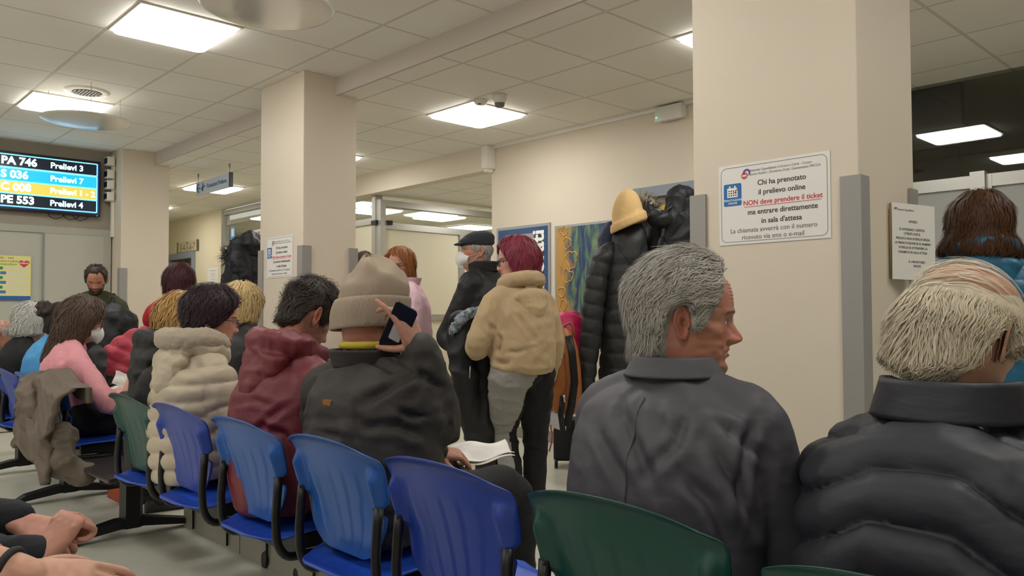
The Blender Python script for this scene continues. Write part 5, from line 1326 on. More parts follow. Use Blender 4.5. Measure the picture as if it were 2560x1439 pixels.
# --- row on the left: sky blue, black, brown
s_ = Person('person with tied black hair in a sky blue sweater', (158, 805), 5.2, 0, seatx=1.33, hf=.05, head=(0, 10, 0), hs=.95, sw=.17)
s_.body(dict(skin='#b98570'), nth=64, nz=56)
s_.hair(H_DARK, [(0, .085), (38, .078), (56, .048), (66, -.02), (100, -.03), (126, -.09), (180, -.10)], th(.016, .014), -.11, 500, FL_back, .06, .002, seed=23)
b = MB(); b.ball(s_.hd(V3(-.125, 0, .07)), (.05, .055, .05), 10); V_, F_ = fuse(b, .008, 1); raw('hair_bun', folds(V_, vnormals(V_, F_), .014, (30, 30, 30), 3), F_, H_DARK, s_.o)
s_.jacket(CLOTH('sky_knit', '#4a93c9'), .013, hem=-.05, thick=1.0, amp=.006, seed=24, name='sweater'); s_.trousers(TR_BLACK, .016); s_.shoes(SHOE_B)
s_ = Person('woman with wavy grey hair in a black top', (84, 806), 5.7, 0, seatx=1.33, hf=.05, head=(-4, 10, 0), hs=.98, sw=.155)
s_.body(dict(skin='#c09480'), nth=64, nz=56)
s_.hair(H_SILV, [(0, .08), (38, .07), (52, .02), (62, -.09), (180, -.13)], th(.034, .036), -.15, 1600, FL_down, .10, .0022, seed=25, curl=.7, lift=.01)
s_.jacket(CLOTH('black_top', '#19181b'), .014, hem=-.05, thick=1.05, amp=.006, seed=26, name='top'); s_.trousers(TR_BLACK, .016); s_.shoes(SHOE_B)
s_ = Person('balding man in a brown jacket at the far left edge', (8, 836), 6.4, 0, seatx=1.33, hf=.05, head=(-6, 8, 0), hs=1.0, sw=.19)
s_.body(dict(skin='#bd8a72', flush='#a8604c', age=1), nth=72, nz=64)
s_.hair(HW_GREY, ZL_BALD, lambda d, z: np.where(z > .05, -.004, .009+0*z), -.12, 500, FL_down, .04, .0022, seed=27)
s_.jacket(CLOTH('brown_jacket', '#66513e'), .014, hem=-.1, thick=1.05, amp=.007, seed=28); s_.collar(CLOTH('brown_jacket', '#66513e'), .05, .078); s_.trousers(TR_BLACK, .016); s_.shoes(SHOE_BR)

# --- blonde woman behind the cream jacket
s_ = Person('blonde woman with her back half turned behind the woman in cream', (604, 766), 4.9, 20, lean=.07, hf=.04, head=(-10, 10, 0), hs=.98, sw=.17)
s_.body(dict(skin='#c9957f'), nth=72, nz=60)
s_.hair(H_BLOND, [(0, .08), (36, .07), (50, .02), (60, -.1), (180, -.15)], th(.038, .036), -.17, 2200, FL_down, .11, .002, seed=29, curl=.5, lift=.012)
s_.jacket(BLK, .014, hem=-.1, seed=30); s_.trousers(TR_BLACK, .016); s_.shoes(SHOE_B)

# --- standing: bearded man in olive
OLV = CLOTH('olive_knit', '#3d3d27', .9, (60, .25, .003))
s_ = Person('bearded man in an olive sweater standing by the far pillar, looking down', (240, 700), 7.0, 246, 'stand', 1.72, lean=.06, hf=.06, head=(4, 26, 0), sw=.175, hs=1.0,
            arms={1: (None, (.24, .05, 1.02)), -1: (None, (.24, -.05, 1.02))})
s_.body(dict(skin='#b5826a', flush='#a85f4c', brow='#1c1512', stubble=('#1d1613', .93), eyes=0), nth=110, nz=96, hands=[hand_at((.25, .05, 1.02), (.6, -.7, .2), (.3, .2, .9), side=-1, voxel=.006), hand_at((.25, -.05, 1.02), (.6, .7, .2), (.3, -.2, .9), side=1, voxel=.006)])
s_.hair(H_DARK, [(0, .082), (34, .085), (48, .066), (60, .03), (68, -.02), (84, -.03), (95, .016), (110, -.02), (126, -.08), (180, -.095)], th(.016, .007), -.11, 500, FL_fwd, .03, .002, seed=31)
s_.jacket(OLV, .011, hem=-.04, thick=.97, amp=.006, seed=32, name='sweater')
b = MB(); b.ball(s_.spine(.62)+V3(.135, .09, .0), (.004, .012, .012), 6); b.build('chest_badge', mat('badge_orange', '#a8552c', .6), s_.o)
for s in (-1, 1):
    b = MB(); b.tube([s_.neck+V3(-.09, s*.13, -.04), s_.neck+V3(.0, s*.135, .0), s_.neck+V3(.095, s*.13, -.10), s_.neck+V3(.12, s*.14, -.3)], .016, 8, squash=(1, .4)); b.build('strap', BLK, s_.o)
s_.trousers(TR_BLACK, .016); s_.shoes(SHOE_B)

# --- standing: woman in the red sweater
s_ = Person('auburn-haired woman in a red sweater with a taupe bag strap on her shoulder', (447, 703), 6.2, 78, 'stand', 1.60, lean=.03, hf=.03, head=(8, 6, 0), hs=1.0, sw=.165,
            arms={1: (('px', 375, 800, 6.1), (.20, .12, .95))})
s_.body(dict(skin='#c08c78'), nth=72, nz=60)
s_.hair(H_AUB, [(0, .085), (36, .075), (50, .03), (60, -.1), (180, -.15)], th(.026, .034), -.165, 1800, FL_down, .10, .0022, seed=33, curl=.6, lift=.01)
s_.jacket(CLOTH('red_knit', '#ab2334', .9, (60, .2, .003)), .012, hem=-.06, thick=.92, amp=.004, seed=34, name='sweater')
b = MB(); b.tube([s_.neck+V3(.08, .10, -.06), s_.neck+V3(.0, .10, .015), s_.neck+V3(-.10, .08, -.06), s_.neck+V3(-.155, .05, -.2), s_.neck+V3(-.16, .0, -.42)], .019, 8, squash=(1, .35)); b.build('bag_strap', CLOTH('taupe_strap', '#80705c'), s_.o)
s_.trousers(TR_BLACK, .016); s_.shoes(SHOE_B)

# --- standing: woman in pale pink with glasses
LPK = CLOTH('pale_pink', '#e2bccb', .8, (24, .25, .005))
s_ = Person('woman with copper bob and dark glasses in a pale pink jacket', (999, 664), 5.7, 150, 'stand', 1.62, lean=.05, hf=.05, head=(56, 8, 0), hs=1.0, sw=.1555)
s_.body(dict(skin='#c9957f', flush='#bd7362', brow='#5a3a26', lip='#b06a60', eyes=1), nth=110, nz=96)
s_.hair(H_COPP, [(0, .078), (26, .072), (44, .05), (58, .0), (68, -.08), (76, -.12), (180, -.135)], th(.020, .022), -.15, 1700, FL_down, .09, .0024, seed=35, curl=.4, lift=.008)
s_.glasses(mat('glass_frame_dark', '#1d1a1c', .3), .022)
s_.jacket(LPK, .011, hem=-.1, thick=1.0, amp=.007, seed=36); s_.collar(LPK, .05, .08, .014, flare=.012); s_.trousers(TR_BLACK, .016); s_.shoes(SHOE_B)
# --- standing: dark hair behind the middle pillar edge
s_ = Person('dark-haired person mostly hidden between the middle pillar and the beige beanie', (908, 668), 7.0, 60, 'stand', 1.62, head=(0, 5, 0), sw=.17)
s_.body(dict(skin='#c08c78'), nth=64, nz=56)
s_.hair(H_BRN, [(0, .085), (36, .075), (50, .03), (60, -.1), (180, -.16)], th(.024, .03), -.18, 900, FL_down, .1, .0026, seed=37)
s_.jacket(CLOTH('dark_wool', '#2b2629'), .014, seed=38); s_.trousers(TR_BLACK, .016); s_.shoes(SHOE_B)

# --- standing: masked man in the flat cap
s_ = Person('masked man in a flat cap and black padded coat standing in profile', (1188, 628), 5.45, 112, 'stand', 1.74, lean=.05, hf=.06, head=(36, -4, 0), hs=1.05, sw=.19, bulk=1.15,
            arms={1: (('px', 1118, 835, 5.3), ('px', 1150, 900, 5.1))})
s_.body(dict(skin='#bd8a76', flush='#b0604c', brow='#8a8078', age=1), nth=120, nz=100)
s_.hair(HW_GREY, [(0, .13), (60, .08), (66, .0), (76, -.02), (88, -.02), (95, .02), (110, -.02), (126, -.075), (180, -.09)], lambda d, z: -.004+.012*sstep(.045, .02, z), -.10, 500, FL_down, .03, .0018, seed=39)
s_.mask()
b = MB(); b.ball((-.012, 0, .070), (.112, .093, .066), 14); b.ball((-.022, 0, .045), (.104, .087, .040), 12); b.ball((.040, 0, .068), (.074, .083, .040), 12)
V_, F_ = fuse(b, .005, 3); V_[:, 2] -= .20*(V_[:, 0]); CAPM = CLOTH('cap_wool', '#2c2e37', .9, (180, .3, .002))
cp = raw('flat_cap', s_.hd(V_), F_, CAPM, s_.o)
b = MB(); b.ball((.098, 0, .044), (.046, .068, .009), 12); V_, F_ = fuse(b, .004, 1); V_[:, 2] -= .28*(V_[:, 0]-.1)+1.6*(V_[:, 1]**2); raw('visor', s_.hd(V_), F_, CAPM, cp)
BCO = NYL('black_coat', '#141518', .6, (16, .3, .008))
s_.jacket(BCO, .011, hem=-.30, thick=1.1, amp=.009, seed=40, q=dict(period=.3, amp=.012, pow=.8), shape=[(-.30, 0.212, 0.170), (.0, 0.220, 0.175), (.2, 0.223, 0.172), (.45, 0.228, 0.164), (.62, 0.228, 0.159), (.75, 0.207, 0.140), (.87, 0.148, 0.111), (.95, .088, .085), (1.01, .072, .072)])
s_.collar(BCO, .07, .085, .014, flare=.01); s_.trousers(CLOTH('trouser_grey_brown', '#2a2523'), .014, r=(.11, .10, .08, .072, .066)); s_.shoes(SHOE_B, (.1, -.1))

# --- standing: red-haired woman in the tan hoodie
TAN = CLOTH('tan_fleece', '#b29a77', .9, (18, .3, .008))
t_ = Person('woman with dyed red bob in a tan hoodie and half grey half black joggers', (1290, 655), 4.3, 84, 'stand', 1.60, lean=.03, hf=.02, head=(62, 4, 0), hs=1.0, sw=.1555, bulk=1.02,
            arms={1: (('px', 1190, 870, 4.15), ('px', 1228, 838, 4.5))}, legs={1: (('px', 1262, 1075, 4.38), ('px', 1288, 1255, 4.3)), -1: (('px', 1338, 1075, 4.42), ('px', 1336, 1262, 4.42))})
t_.body(dict(skin='#cfa08c', flush='#c07866', brow='#3f2a28', lip='#b5605c', nose=.92), nth=130, nz=110)
t_.hair(H_RED, [(0, .075), (30, .066), (46, .045), (58, .02), (66, -.02), (74, -.08), (82, -.13), (180, -.155)], th(.026, .034), -.17, 3200, FL_down, .12, .0018, seed=41, curl=.25, lift=.006, nz=90)
t_.glasses(mat('glass_frame_dark', '#1d1a1c', .3), .022)
t_.jacket(TAN, .010, hem=-.02, thick=1.04, amp=.006, seed=42, name='hoodie', creases=[([(1185, 895), (1260, 908), (1370, 880)], .014, .016), ([(1240, 930), (1300, 922), (1372, 925)], .008, .012), ([(1215, 800), (1252, 850), (1240, 905)], .012, .016), ([(1295, 785), (1335, 850)], .012, .010), ([(1243, 750), (1258, 800), (1250, 850)], .008, .007), ([(1230, 870), (1290, 880), (1350, 862)], .010, .010)], folds_scale=(8, 8, 6), shape=[(-.04, .165, .135), (-.01, .17, .14), (.02, .182, .152), (.2, .185, .152), (.45, .186, .148), (.62, .188, .142), (.75, .172, .125), (.87, .13, .10), (.95, .083, .08), (1.01, .07, .07)])
t_.hood(TAN, 1.0, .008, .004, seed=43, drop=.045, back=.01)
t_.trousers(None, .008, r=(.108, .095, .068, .062, .050), mats=[CLOTH('jogger_grey', '#8f8b86', .95), CLOTH('jogger_black', '#0e0e11', .9)], amp=.007)
t_.shoes(mat('shoe_cream', '#cfc6b6', .6), (.2, -.15))
# black coat carried over her arm
def cloak(name, label, cat, c, parts, m, voxel=.012, amp=.012, seed=0, q=None, part='coat_body'):
    t = empty(name, label, cat, c); b = MB()
    for pts, rr in parts: limb(b, [np.asarray(p_)-np.asarray(t.location) for p_ in pts], rr, 14)
    V, F = fuse(b, voxel, 4); N = vnormals(V, F)
    if q: V = quilt(V, N, V[:, 2]+q[2]*V[:, 0], q[0], q[1]); N = vnormals(V, F)
    raw(part, folds(V, N, amp, (7, 7, 5), seed), F, m, t); return t
P_ = lambda x, y, D: at(x, y, D)
ck = cloak('carried_coat', 'black coat with a grey fluffy lining carried over the arm of the red-haired woman', 'coat', at(1175, 900, 4.3),
      [([P_(1150, 800, 4.3), P_(1215, 850, 4.35), P_(1235, 900, 4.4)], [.06, .07, .06]), ([P_(1150, 830, 4.3), P_(1160, 930, 4.3), P_(1175, 1030, 4.32), P_(1185, 1085, 4.32)], [.06, .075, .07, .05]), ([P_(1205, 860, 4.36), P_(1200, 960, 4.36), P_(1205, 1060, 4.36), P_(1210, 1105, 4.36)], [.06, .065, .065, .05])], BLK, amp=.014, seed=44)
b = MB(); limb(b, [P_(1130, 830, 4.24)-np.array(ck.location), P_(1155, 795, 4.24)-np.array(ck.location), P_(1190, 778, 4.26)-np.array(ck.location)], [.022, .034, .028], 10); V_, F_ = fuse(b, .009, 1); N_ = vnormals(V_, F_); raw('fleece_lining', V_+N_*(.018*(vnoise(V_*70, 1)-.5))[:, None], F_, mat('grey_fleece', '#4a5562', .95, var=(60, '#9aa3ab', 1.0)), ck)
b = MB(); b.tube([P_(1176, 915, 4.2)-np.array(ck.location), P_(1174, 945, 4.2)-np.array(ck.location)], .004, 6); b.build('zip_pull', ALU, ck)

# --- standing: woman in the teal jacket
TEAL = NYL('teal_shell', '#1a5d7d', .5, (26, .35, .006))
q_ = Person('woman with highlighted brown hair in a teal jacket facing the reception glass', (2446, 568), 3.2, 30, 'stand', 1.60, lean=.03, hf=.03, head=(10, 4, 4), hs=1.0, sw=.165, bulk=1.05)
q_.body(dict(skin='#c08c78', brow='#2c211d'), nth=96, nz=80)
q_.hair(H_BRHI, [(0, .085), (30, .078), (48, .04), (60, -.03), (68, -.13), (180, -.145)], (lambda d, z: .030+.035*sstep(-.02, -.10, z)), -.17, 2800, FL_down, .13, .0018, seed=45, curl=.4, lift=.010)
b = MB(); b.tube([q_.hd(V3(.01+.0, .098*math.cos(a), .02+.128*math.sin(a))) for a in np.radians(np.linspace(15, 165, 21))], .0045, 8, squash=(1, 1.6)); b.build('hair_band', mat('band_dark', '#2b2522', .3), q_.o)
q_.jacket(TEAL, .010, hem=-.1, thick=1.04, amp=.008, q=dict(period=.055, amp=.006, pow=.6), seed=46); q_.hood(TEAL, .98, .010, .006, seed=47, drop=.02)
b = MB(); limb(b, [q_.neck+V3(.085*math.cos(a)-.01, .092*math.sin(a), .035) for a in np.radians(np.linspace(0, 350, 18))], [.032]*18, 12, 2); V_, F_ = fuse(b, .009, 2); raw('scarf', folds(V_, vnormals(V_, F_), .012, (14, 14, 14), 5), F_, CLOTH('mauve_scarf', '#7d5a60', .9, var=(25, '#b09094', .8)), q_.o)
q_.trousers(TR_BLACK, .016); q_.shoes(SHOE_B)

# --- two people on the photographer's own row, only hands, forearms and a knee in view
DNV = CLOTH('dark_sleeve', '#171a22', .85, (30, .3, .005)); NVT = CLOTH('navy_trouser', '#22364d', .9)
L1 = Person('person in dark sleeves and navy trousers with clasped hands at the lower left corner', (.02, 1.84, 1.26), None, -8, lean=.04, hf=.04, sw=.17,
            arms={-1: (('px', -170, 1378, 1.66), ('px', 88, 1388, 1.66)), 1: (('px', -230, 1275, 1.82), ('px', 40, 1300, 1.80))}, legs={-1: (('px', 150, 1500, 1.80), None), 1: (('px', 90, 1480, 2.05), None)})
h1 = hand_at(L1.loc(('px', 106, 1388, 1.66)), L1.vec(RT*.38+UP*.72+FW*.5), L1.vec(-FW*.85-RT*.4+UP*.3), side=1, curls=[(70, 98, 60), (74, 100, 60), (78, 100, 60), (80, 100, 60)], thumb=(.72, .42, -.5), thumbcurl=24, spread=2, voxel=.0026, scale=1.02)
h2 = hand_at(L1.loc(('px', 66, 1310, 1.79)), L1.vec(RT*.9-UP*.25-FW*.1), L1.vec(UP*.8-FW*.45+RT*.2), side=-1, curls=[(60, 80, 40)]*4, thumb=(.7, .5, -.45), voxel=.003, scale=1.0)
L1.body(dict(skin='#c08a76', hand='#c78f7c'), nth=64, nz=56, hands=[h1, h2])
L1.hair(H_DARK, ZL_SHORT, th(.02, .012), -.11, 0, None, 0, 0)
L1.jacket(DNV, .009, hem=-.08, thick=.95, amp=.006, seed=50, name='sweater', sleeve=[.062, .066, .06, .052, .046, .040]); L1.trousers(NVT, .012, r=(.1, .092, .074, .062, .05)); L1.shoes(SHOE_B)
L2 = Person('person in a salmon sleeve with a black bracelet and a gold ring', (-.02, 1.27, 1.24), None, -8, lean=.03, hf=.04, sw=.155,
            arms={-1: (('px', -170, 1405, 1.25), ('px', 82, 1445, 1.25)), 1: (None, None)})
wp = L2.loc(('px', 66, 1440, 1.25))
h3 = hand_at(wp, L2.vec(RT*.86-UP*.24+FW*.42), L2.vec(UP*.85-FW*.45+RT*.2), side=1, curls=[(14, 20, 12), (16, 22, 14), (18, 24, 14), (22, 26, 16)], thumb=(.62, .72, -.3), spread=5, voxel=.0028, scale=1.0)
b = MB(); limb(b, [L2.loc(('px', -170, 1400, 1.25)), L2.loc(('px', -40, 1420, 1.25)), L2.loc(('px', 72, 1442, 1.25))], [.043, .039, .029], 18); b.add(*h3); fa = fuse(b, .0032, 2)
L2.body(dict(skin='#c9977f', hand='#cf9d85'), nth=64, nz=56, hands=[fa])
L2.hair(H_BRN, ZL_SHORT, th(.02, .02), -.11, 0, None, 0, 0)
L2.wr[-1] = L2.loc(('px', -52, 1416, 1.25)); L2.arm[-1][-1] = L2.wr[-1]; L2.arm[-1][-2] = (L2.el[-1]+L2.wr[-1])/2
L2.jacket(CLOTH('salmon_knit', '#b5705f'), .011, hem=-.08, thick=.95, amp=.006, seed=51, name='sweater', sleeve=[.07, .07, .062, .055, .05, .047]); L2.trousers(TR_BLACK, .014); L2.shoes(SHOE_B)
def ring_on(c, ax, r, tk, m, name, par, ell=1.0):
    ax = np.asarray(ax)/np.linalg.norm(ax); u = np.cross(ax, [0, 0, 1.0]); u /= np.linalg.norm(u); v = np.cross(ax, u); b = MB()
    b.tube([np.asarray(c)+r*(math.cos(a)*u+ell*math.sin(a)*v) for a in np.linspace(0, 2*PI, 33)], tk, 8); return b.build(name, m, par)
ring_on(L2.loc(('px', 20, 1432, 1.25)), L2.vec(RT*.95-UP*.2), .0355, .0065, mat('bracelet_black', '#1b1719', .7), 'bracelet', L2.o)
# ------------------------------------------------------------------ COATS, BAGS, SMALL THINGS
def facing(px_, D):
    """root on the floor below the pixel column, +X towards the viewer, +Y to the right"""
    W = at(px_, 780, D); d = W-CAMP; return np.array([W[0], W[1], 0]), math.atan2(-d[1], -d[0])
class Hang:
    def __init__(s, name, label, cat, px_, D, group=None):
        s.D = D; root, rz = facing(px_, D); s.root = root; s.rz = rz; s.o = empty(name, label, cat, root, rz, group)
    def P(s, x, y, dx=0.0):
        W = at(x, y, s.D)-s.root; c, q = math.cos(s.rz), math.sin(s.rz); return V3(W[0]*c+W[1]*q+dx, -W[0]*q+W[1]*c, W[2])
    def loft(s, name, rows, m, voxel=.011, amp=.006, q=None, seed=0, extra=(), smooth=4):
        b = MB(); rs = []
        for y, xl, xr, d in rows:
            a_, b_ = s.P(xl, y), s.P(xr, y); rs.append(ellring((a_+b_)/2, V3(0, 1, 0), V3(1, 0, 0), abs(b_[1]-a_[1])/2, d, 30, 2.3))
        b.rings(rs)
        for pts, rr in extra: limb(b, [s.P(*a) for a in pts], rr, 14)
        V, F = fuse(b, voxel, smooth); N = vnormals(V, F)
        if q: V = quilt(V, N, V[:, 2]+q[2]*V[:, 1], q[0], q[1]); N = vnormals(V, F)
        return raw(name, folds(V, N, amp, (8, 8, 6), seed), F, m, s.o)
    def fuse(s, name, parts, m, voxel=.012, amp=.012, q=None, scale=(8, 8, 6), seed=0, parent=None, smooth=4):
        b = MB()
        for pts, rr in parts: limb(b, [s.P(*a) for a in pts], rr, 14)
        V, F = fuse(b, voxel, smooth); N = vnormals(V, F)
        if q: V = quilt(V, N, V[:, 2]+q[2]*V[:, 1], q[0], q[1]); N = vnormals(V, F)
        return raw(name, folds(V, N, amp, scale, seed), F, m, parent or s.o)
def fur(name, V, F, m, parent, n=500, length=.03, width=.0022, seed=0, bias=(0, 0, -.3)):
    w1 = np.ones(len(V)); N = vnormals(V, F); r = np.random.default_rng(seed)
    ids = r.choice(len(V), n); P = V[ids]; d = N[ids]+np.array(bias)+(r.random((n, 3))-.5)*.9; d /= np.linalg.norm(d, axis=1, keepdims=True); L = length*(.5+r.random((n, 1)))
    sd = np.cross(d, r.random((n, 3))-.5); sd /= np.linalg.norm(sd, axis=1, keepdims=True); s2 = np.cross(d, sd)
    base = np.stack([P+sd*width, P-sd*width*.5+s2*width*.8, P-sd*width*.5-s2*width*.8], 1); tip = P+d*L
    T = np.stack([tip+sd*width*.2, tip-sd*width*.1+s2*width*.15, tip-sd*width*.1-s2*width*.15], 1)
    Vv = np.concatenate([base, T], 1).reshape(-1, 3); o = (np.arange(n)*6)[:, None]
    Fs = np.concatenate([o+np.array([[a, b_, b_+3, a+3]]) for a, b_ in ((0, 1), (1, 2), (2, 0))])
    V2, F2 = join([(V, F), (Vv, Fs)]); return raw(name, V2, F2, m, parent)

# coat stand in front of the poster wall
D1 = 5.55
st = Hang('coat_stand', 'black coat stand buried under dark coats in front of the yellow door', 'coat stand', 1640, D1)
zt = st.P(1640, 545)[2]
b = MB(); b.tube([(-.06, 0, .03), (-.06, 0, zt)], .018, 10); b.build('pole', BLACK, st.o)
for k in range(5):
    a = R(72*k+20); b = MB(); b.tube([(-.06, 0, .12), (-.06+.16*math.cos(a), .16*math.sin(a), .10), (-.06+.29*math.cos(a), .29*math.sin(a), .015)], .014, 8); b.build('foot', BLACK, st.o)
for k in range(6):
    a = R(60*k); b = MB(); b.tube([(-.06, 0, zt-.08), (-.06+.09*math.cos(a), .09*math.sin(a), zt-.06), (-.06+.17*math.cos(a), .17*math.sin(a), zt+.02)], .009, 8); b.build('hook', BLACK, st.o)
CK = mat('black_checked_puffer', '#161718', .6, bump=(34, .3, .005), var=(110, '#2b2c2c', .7))
h = Hang('hung_coat', 'long black quilted coat with a fine check hanging on the coat stand', 'coat', 1545, 5.4, 'coats on the stand')
h.loft('coat_body', [(568, 1556, 1600, .05), (590, 1538, 1612, .085), (625, 1520, 1620, .11), (680, 1511, 1625, .13), (800, 1502, 1628, .15), (950, 1497, 1632, .16), (1095, 1494, 1636, .17)], CK, .010, .005, (.098, .009, 0), seed=1)
h.fuse('sleeve', [([(1528, 622, .02), (1506, 650, .04), (1490, 720, .06), (1480, 820, .07), (1468, 920, .08), (1463, 1005, .08)], [.05, .068, .074, .072, .066, .058])], CK, .010, .005, (.098, .009, .2), seed=2)
h.loft('hood', [(560, 1548, 1606, .04), (580, 1532, 1616, .085), (612, 1530, 1616, .12), (645, 1540, 1608, .135), (668, 1558, 1594, .12)], CK, .010, .006, seed=3)
h = Hang('hung_coat', 'black coat with a grey fur hood edge hanging behind the camel beanie', 'coat', 1640, 5.6, 'coats on the stand')
h.fuse('coat_body', [([(1640, 560), (1640, 660), (1645, 800), (1645, 1000)], [.10, .13, .15, .16]), ([(1622, 520, .02), (1640, 560, .03), (1660, 600, .02)], [.055, .075, .07])], BLK, .013, .012, seed=4)
b = MB(); limb(b, [h.P(*a) for a in ((1598, 497, .02), (1615, 498, .03), (1634, 512, .03), (1640, 530, .02))], [.022, .03, .03, .022], 10); V_, F_ = fuse(b, .009, 1); FURG = hairmat('fur_grey_brown', ['#4e443a', '#7d7064', '#aa9c8a']); fur('fur_trim', V_, F_, FURG, h.o, 420, .035, seed=1)
b = MB(); limb(b, [h.P(*a) for a in ((1660, 575, .10), (1668, 590, .11), (1664, 606, .10))], [.02, .026, .018], 10); V_, F_ = fuse(b, .008, 1); fur('fur_cuff', V_, F_, FURG, h.o, 160, .022, seed=2)
b = MB(); b.ball(h.P(1628, 512, .07), .014, 8); b.build('snap_button', ALU, h.o)
h = Hang('hung_coat', 'navy black coat with a drooping hood hanging next to the large pillar', 'coat', 1695, 5.5, 'coats on the stand')
NVB = NYL('midnight_coat', '#0c0e14', .6, (18, .3, .006))
h.fuse('coat_body', [([(1700, 520), (1695, 620), (1690, 760), (1690, 990)], [.10, .14, .16, .17]), ([(1665, 620, .05), (1660, 740, .05), (1655, 860, .05)], [.07, .08, .07])], NVB, .012, .012, seed=5)
h.fuse('hood', [([(1684, 500), (1698, 490), (1722, 494)], [.06, .075, .06]), ([(1690, 500, .03), (1684, 560, .05), (1670, 610, .05)], [.07, .085, .06]), ([(1722, 505), (1722, 580)], [.06, .06])], NVB, .011, .012, seed=6)
h.fuse('strap', [([(1690, 512, .08), (1668, 530, .1), (1650, 545, .1)], [.016, .014, .016])], BLK, .006, .0, seed=7)
cam_b = Hang('peaked_hat', 'dark cap with a black peak tucked among the coats on the stand', 'hat', 1652, 5.42)
b = MB(); b.ball(cam_b.P(1650, 550, .06), (.075, .085, .06), 12); V_, F_ = fuse(b, .008, 1); raw('crown', folds(V_, vnormals(V_, F_), .006, (14, 14, 14), 3), F_, BLK, cam_b.o)
b = MB(); b.ball(cam_b.P(1640, 538, .12), (.012, .045, .035), 10); b.build('peak', mat('peak_gloss', '#22242a', .35), cam_b.o)
h = Hang('hung_scarf', 'navy blue hood edge with pale fur peeking out left of the checked coat', 'coat', 1518, 5.5)
h.fuse('lining', [([(1525, 570), (1515, 600), (1517, 640)], [.05, .06, .05])], mat('navy_lining', '#2c3a58', .7), .010, .006, seed=8)
b = MB(); limb(b, [h.P(*a) for a in ((1508, 590, .02), (1506, 620, .02), (1513, 650, .03))], [.016, .02, .018], 10); V_, F_ = fuse(b, .008, 1); fur('fur_trim', V_, F_, FURG, h.o, 260, .03, seed=3)
# camel beanie on top
bn = Hang('hung_beanie', 'camel fleece beanie perched on top of the coat stand', 'hat', 1575, 5.35)
CAMEL = CLOTH('camel_fleece', '#d3b079', .9, (40, .25, .004)); nth_ = 60; ta = np.linspace(0, 2*PI, nth_, endpoint=False); rows = []
c0, c1 = bn.P(1572, 560), bn.P(1562, 474)
ax = c1-c0; Lb = np.linalg.norm(ax); ax /= Lb; ux = np.cross([1, 0, 0], ax); ux /= np.linalg.norm(ux); uy = np.cross(ax, ux)
for t, rr in ((-.06, .112), (-.085, .121), (-.02, .127), (.10, .124), (.16, .121), (.19, .112), (.22, .108), (.3, .105), (.42, .101), (.55, .094), (.68, .084), (.8, .071), (.9, .054), (.97, .034), (1.0, .012)):
    sh2 = -.018*max(0, t-.2); q = 1+.035*np.sin(3*ta+4*t)*sstep(.1, .6, np.array(t)); rows.append([c0+ax*Lb*(t+.0)+ux*(rr*1.02*math.cos(a)*k+sh2-.12*(rr < 0))+uy*(rr*.92*math.sin(a)*k)+ax*(-.035*math.cos(a)*(t < .25)) for a, k in zip(ta, q)])
b = MB(); b.grid(np.array(rows), wrap=True); b.build('hat_body', CAMEL, bn.o)

# black coats hung in the hall behind the middle pillar
h = Hang('hung_coat', 'black padded coat with a furry hood hanging in the hall left of the middle pillar', 'coat', 612, 7.6, 'coats in the hall')
h.fuse('coat_body', [([(612, 690), (612, 780), (612, 900)], [.16, .19, .2]), ([(640, 640), (638, 760), (635, 880)], [.10, .14, .15]), ([(590, 650, .05), (585, 720, .04), (588, 800, .04)], [.09, .11, .1])], NVB, .015, .022, seed=9)
ho = h.fuse('hood', [([(572, 640, .06), (595, 625, .06), (625, 612, .05), (642, 620, .03)], [.05, .10, .12, .10]), ([(600, 640, .06), (610, 670, .08), (620, 700, .06)], [.11, .12, .1])], NVB, .014, .022, seed=10)
b = MB(); limb(b, [h.P(*a) for a in ((640, 604, .05), (612, 604, .06), (585, 622, .06), (566, 640, .08), (572, 660, .08))], [.03, .03, .03, .028, .025], 8); V_, F_ = fuse(b, .012, 1); fur('fur_trim', V_, F_, hairmat('fur_black', ['#141414', '#1e1e20', '#2c2c2e']), h.o, 500, .06, .003, seed=4)
b = MB(); b.tube([(-.1, .05, 0.02), (-.1, .05, 1.75)], .02, 10)
for k in range(4): b.tube([(-.1, .05, .1), (-.1+.28*math.cos(PI/2*k+.4), .05+.28*math.sin(PI/2*k+.4), .02)], .014, 8)
st2 = Hang('coat_stand', 'black coat stand under the coats in the hall', 'coat stand', 612, 7.6); b.build('pole', BLACK, st2.o)
for k in range(4):
    c = MB(); a = PI/2*k+.4; c.tube([(-.1, .05, 1.66), (-.1+.15*math.cos(a), .05+.15*math.sin(a), 1.72)], .01, 8); c.build('hook', BLACK, st2.o)

# red puffer jacket and black jacket held in arms at the back left
RPF = NYL('red_puffer', '#b23a48', .5, (26, .35, .005))
h = Hang('carried_jacket', 'coral red padded jacket carried on the arm of the woman in the red sweater', 'jacket', 318, 5.9)
h.fuse('jacket_body', [([(358, 832), (330, 858), (300, 890), (286, 916)], [.06, .10, .12, .08]), ([(345, 860), (342, 895), (335, 930)], [.09, .11, .09]), ([(312, 880), (318, 920), (322, 955)], [.1, .1, .06])], RPF, .013, .008, (.11, .016, .5), seed=11)
h = Hang('carried_jacket', 'black padded jacket held in the arms of the bearded man in olive', 'jacket', 288, 6.6)
h.fuse('jacket_body', [([(262, 800), (285, 792), (306, 805), (312, 840)], [.08, .11, .11, .09]), ([(280, 820), (285, 870), (275, 920)], [.13, .16, .14])], BLK, .014, .014, seed=12)

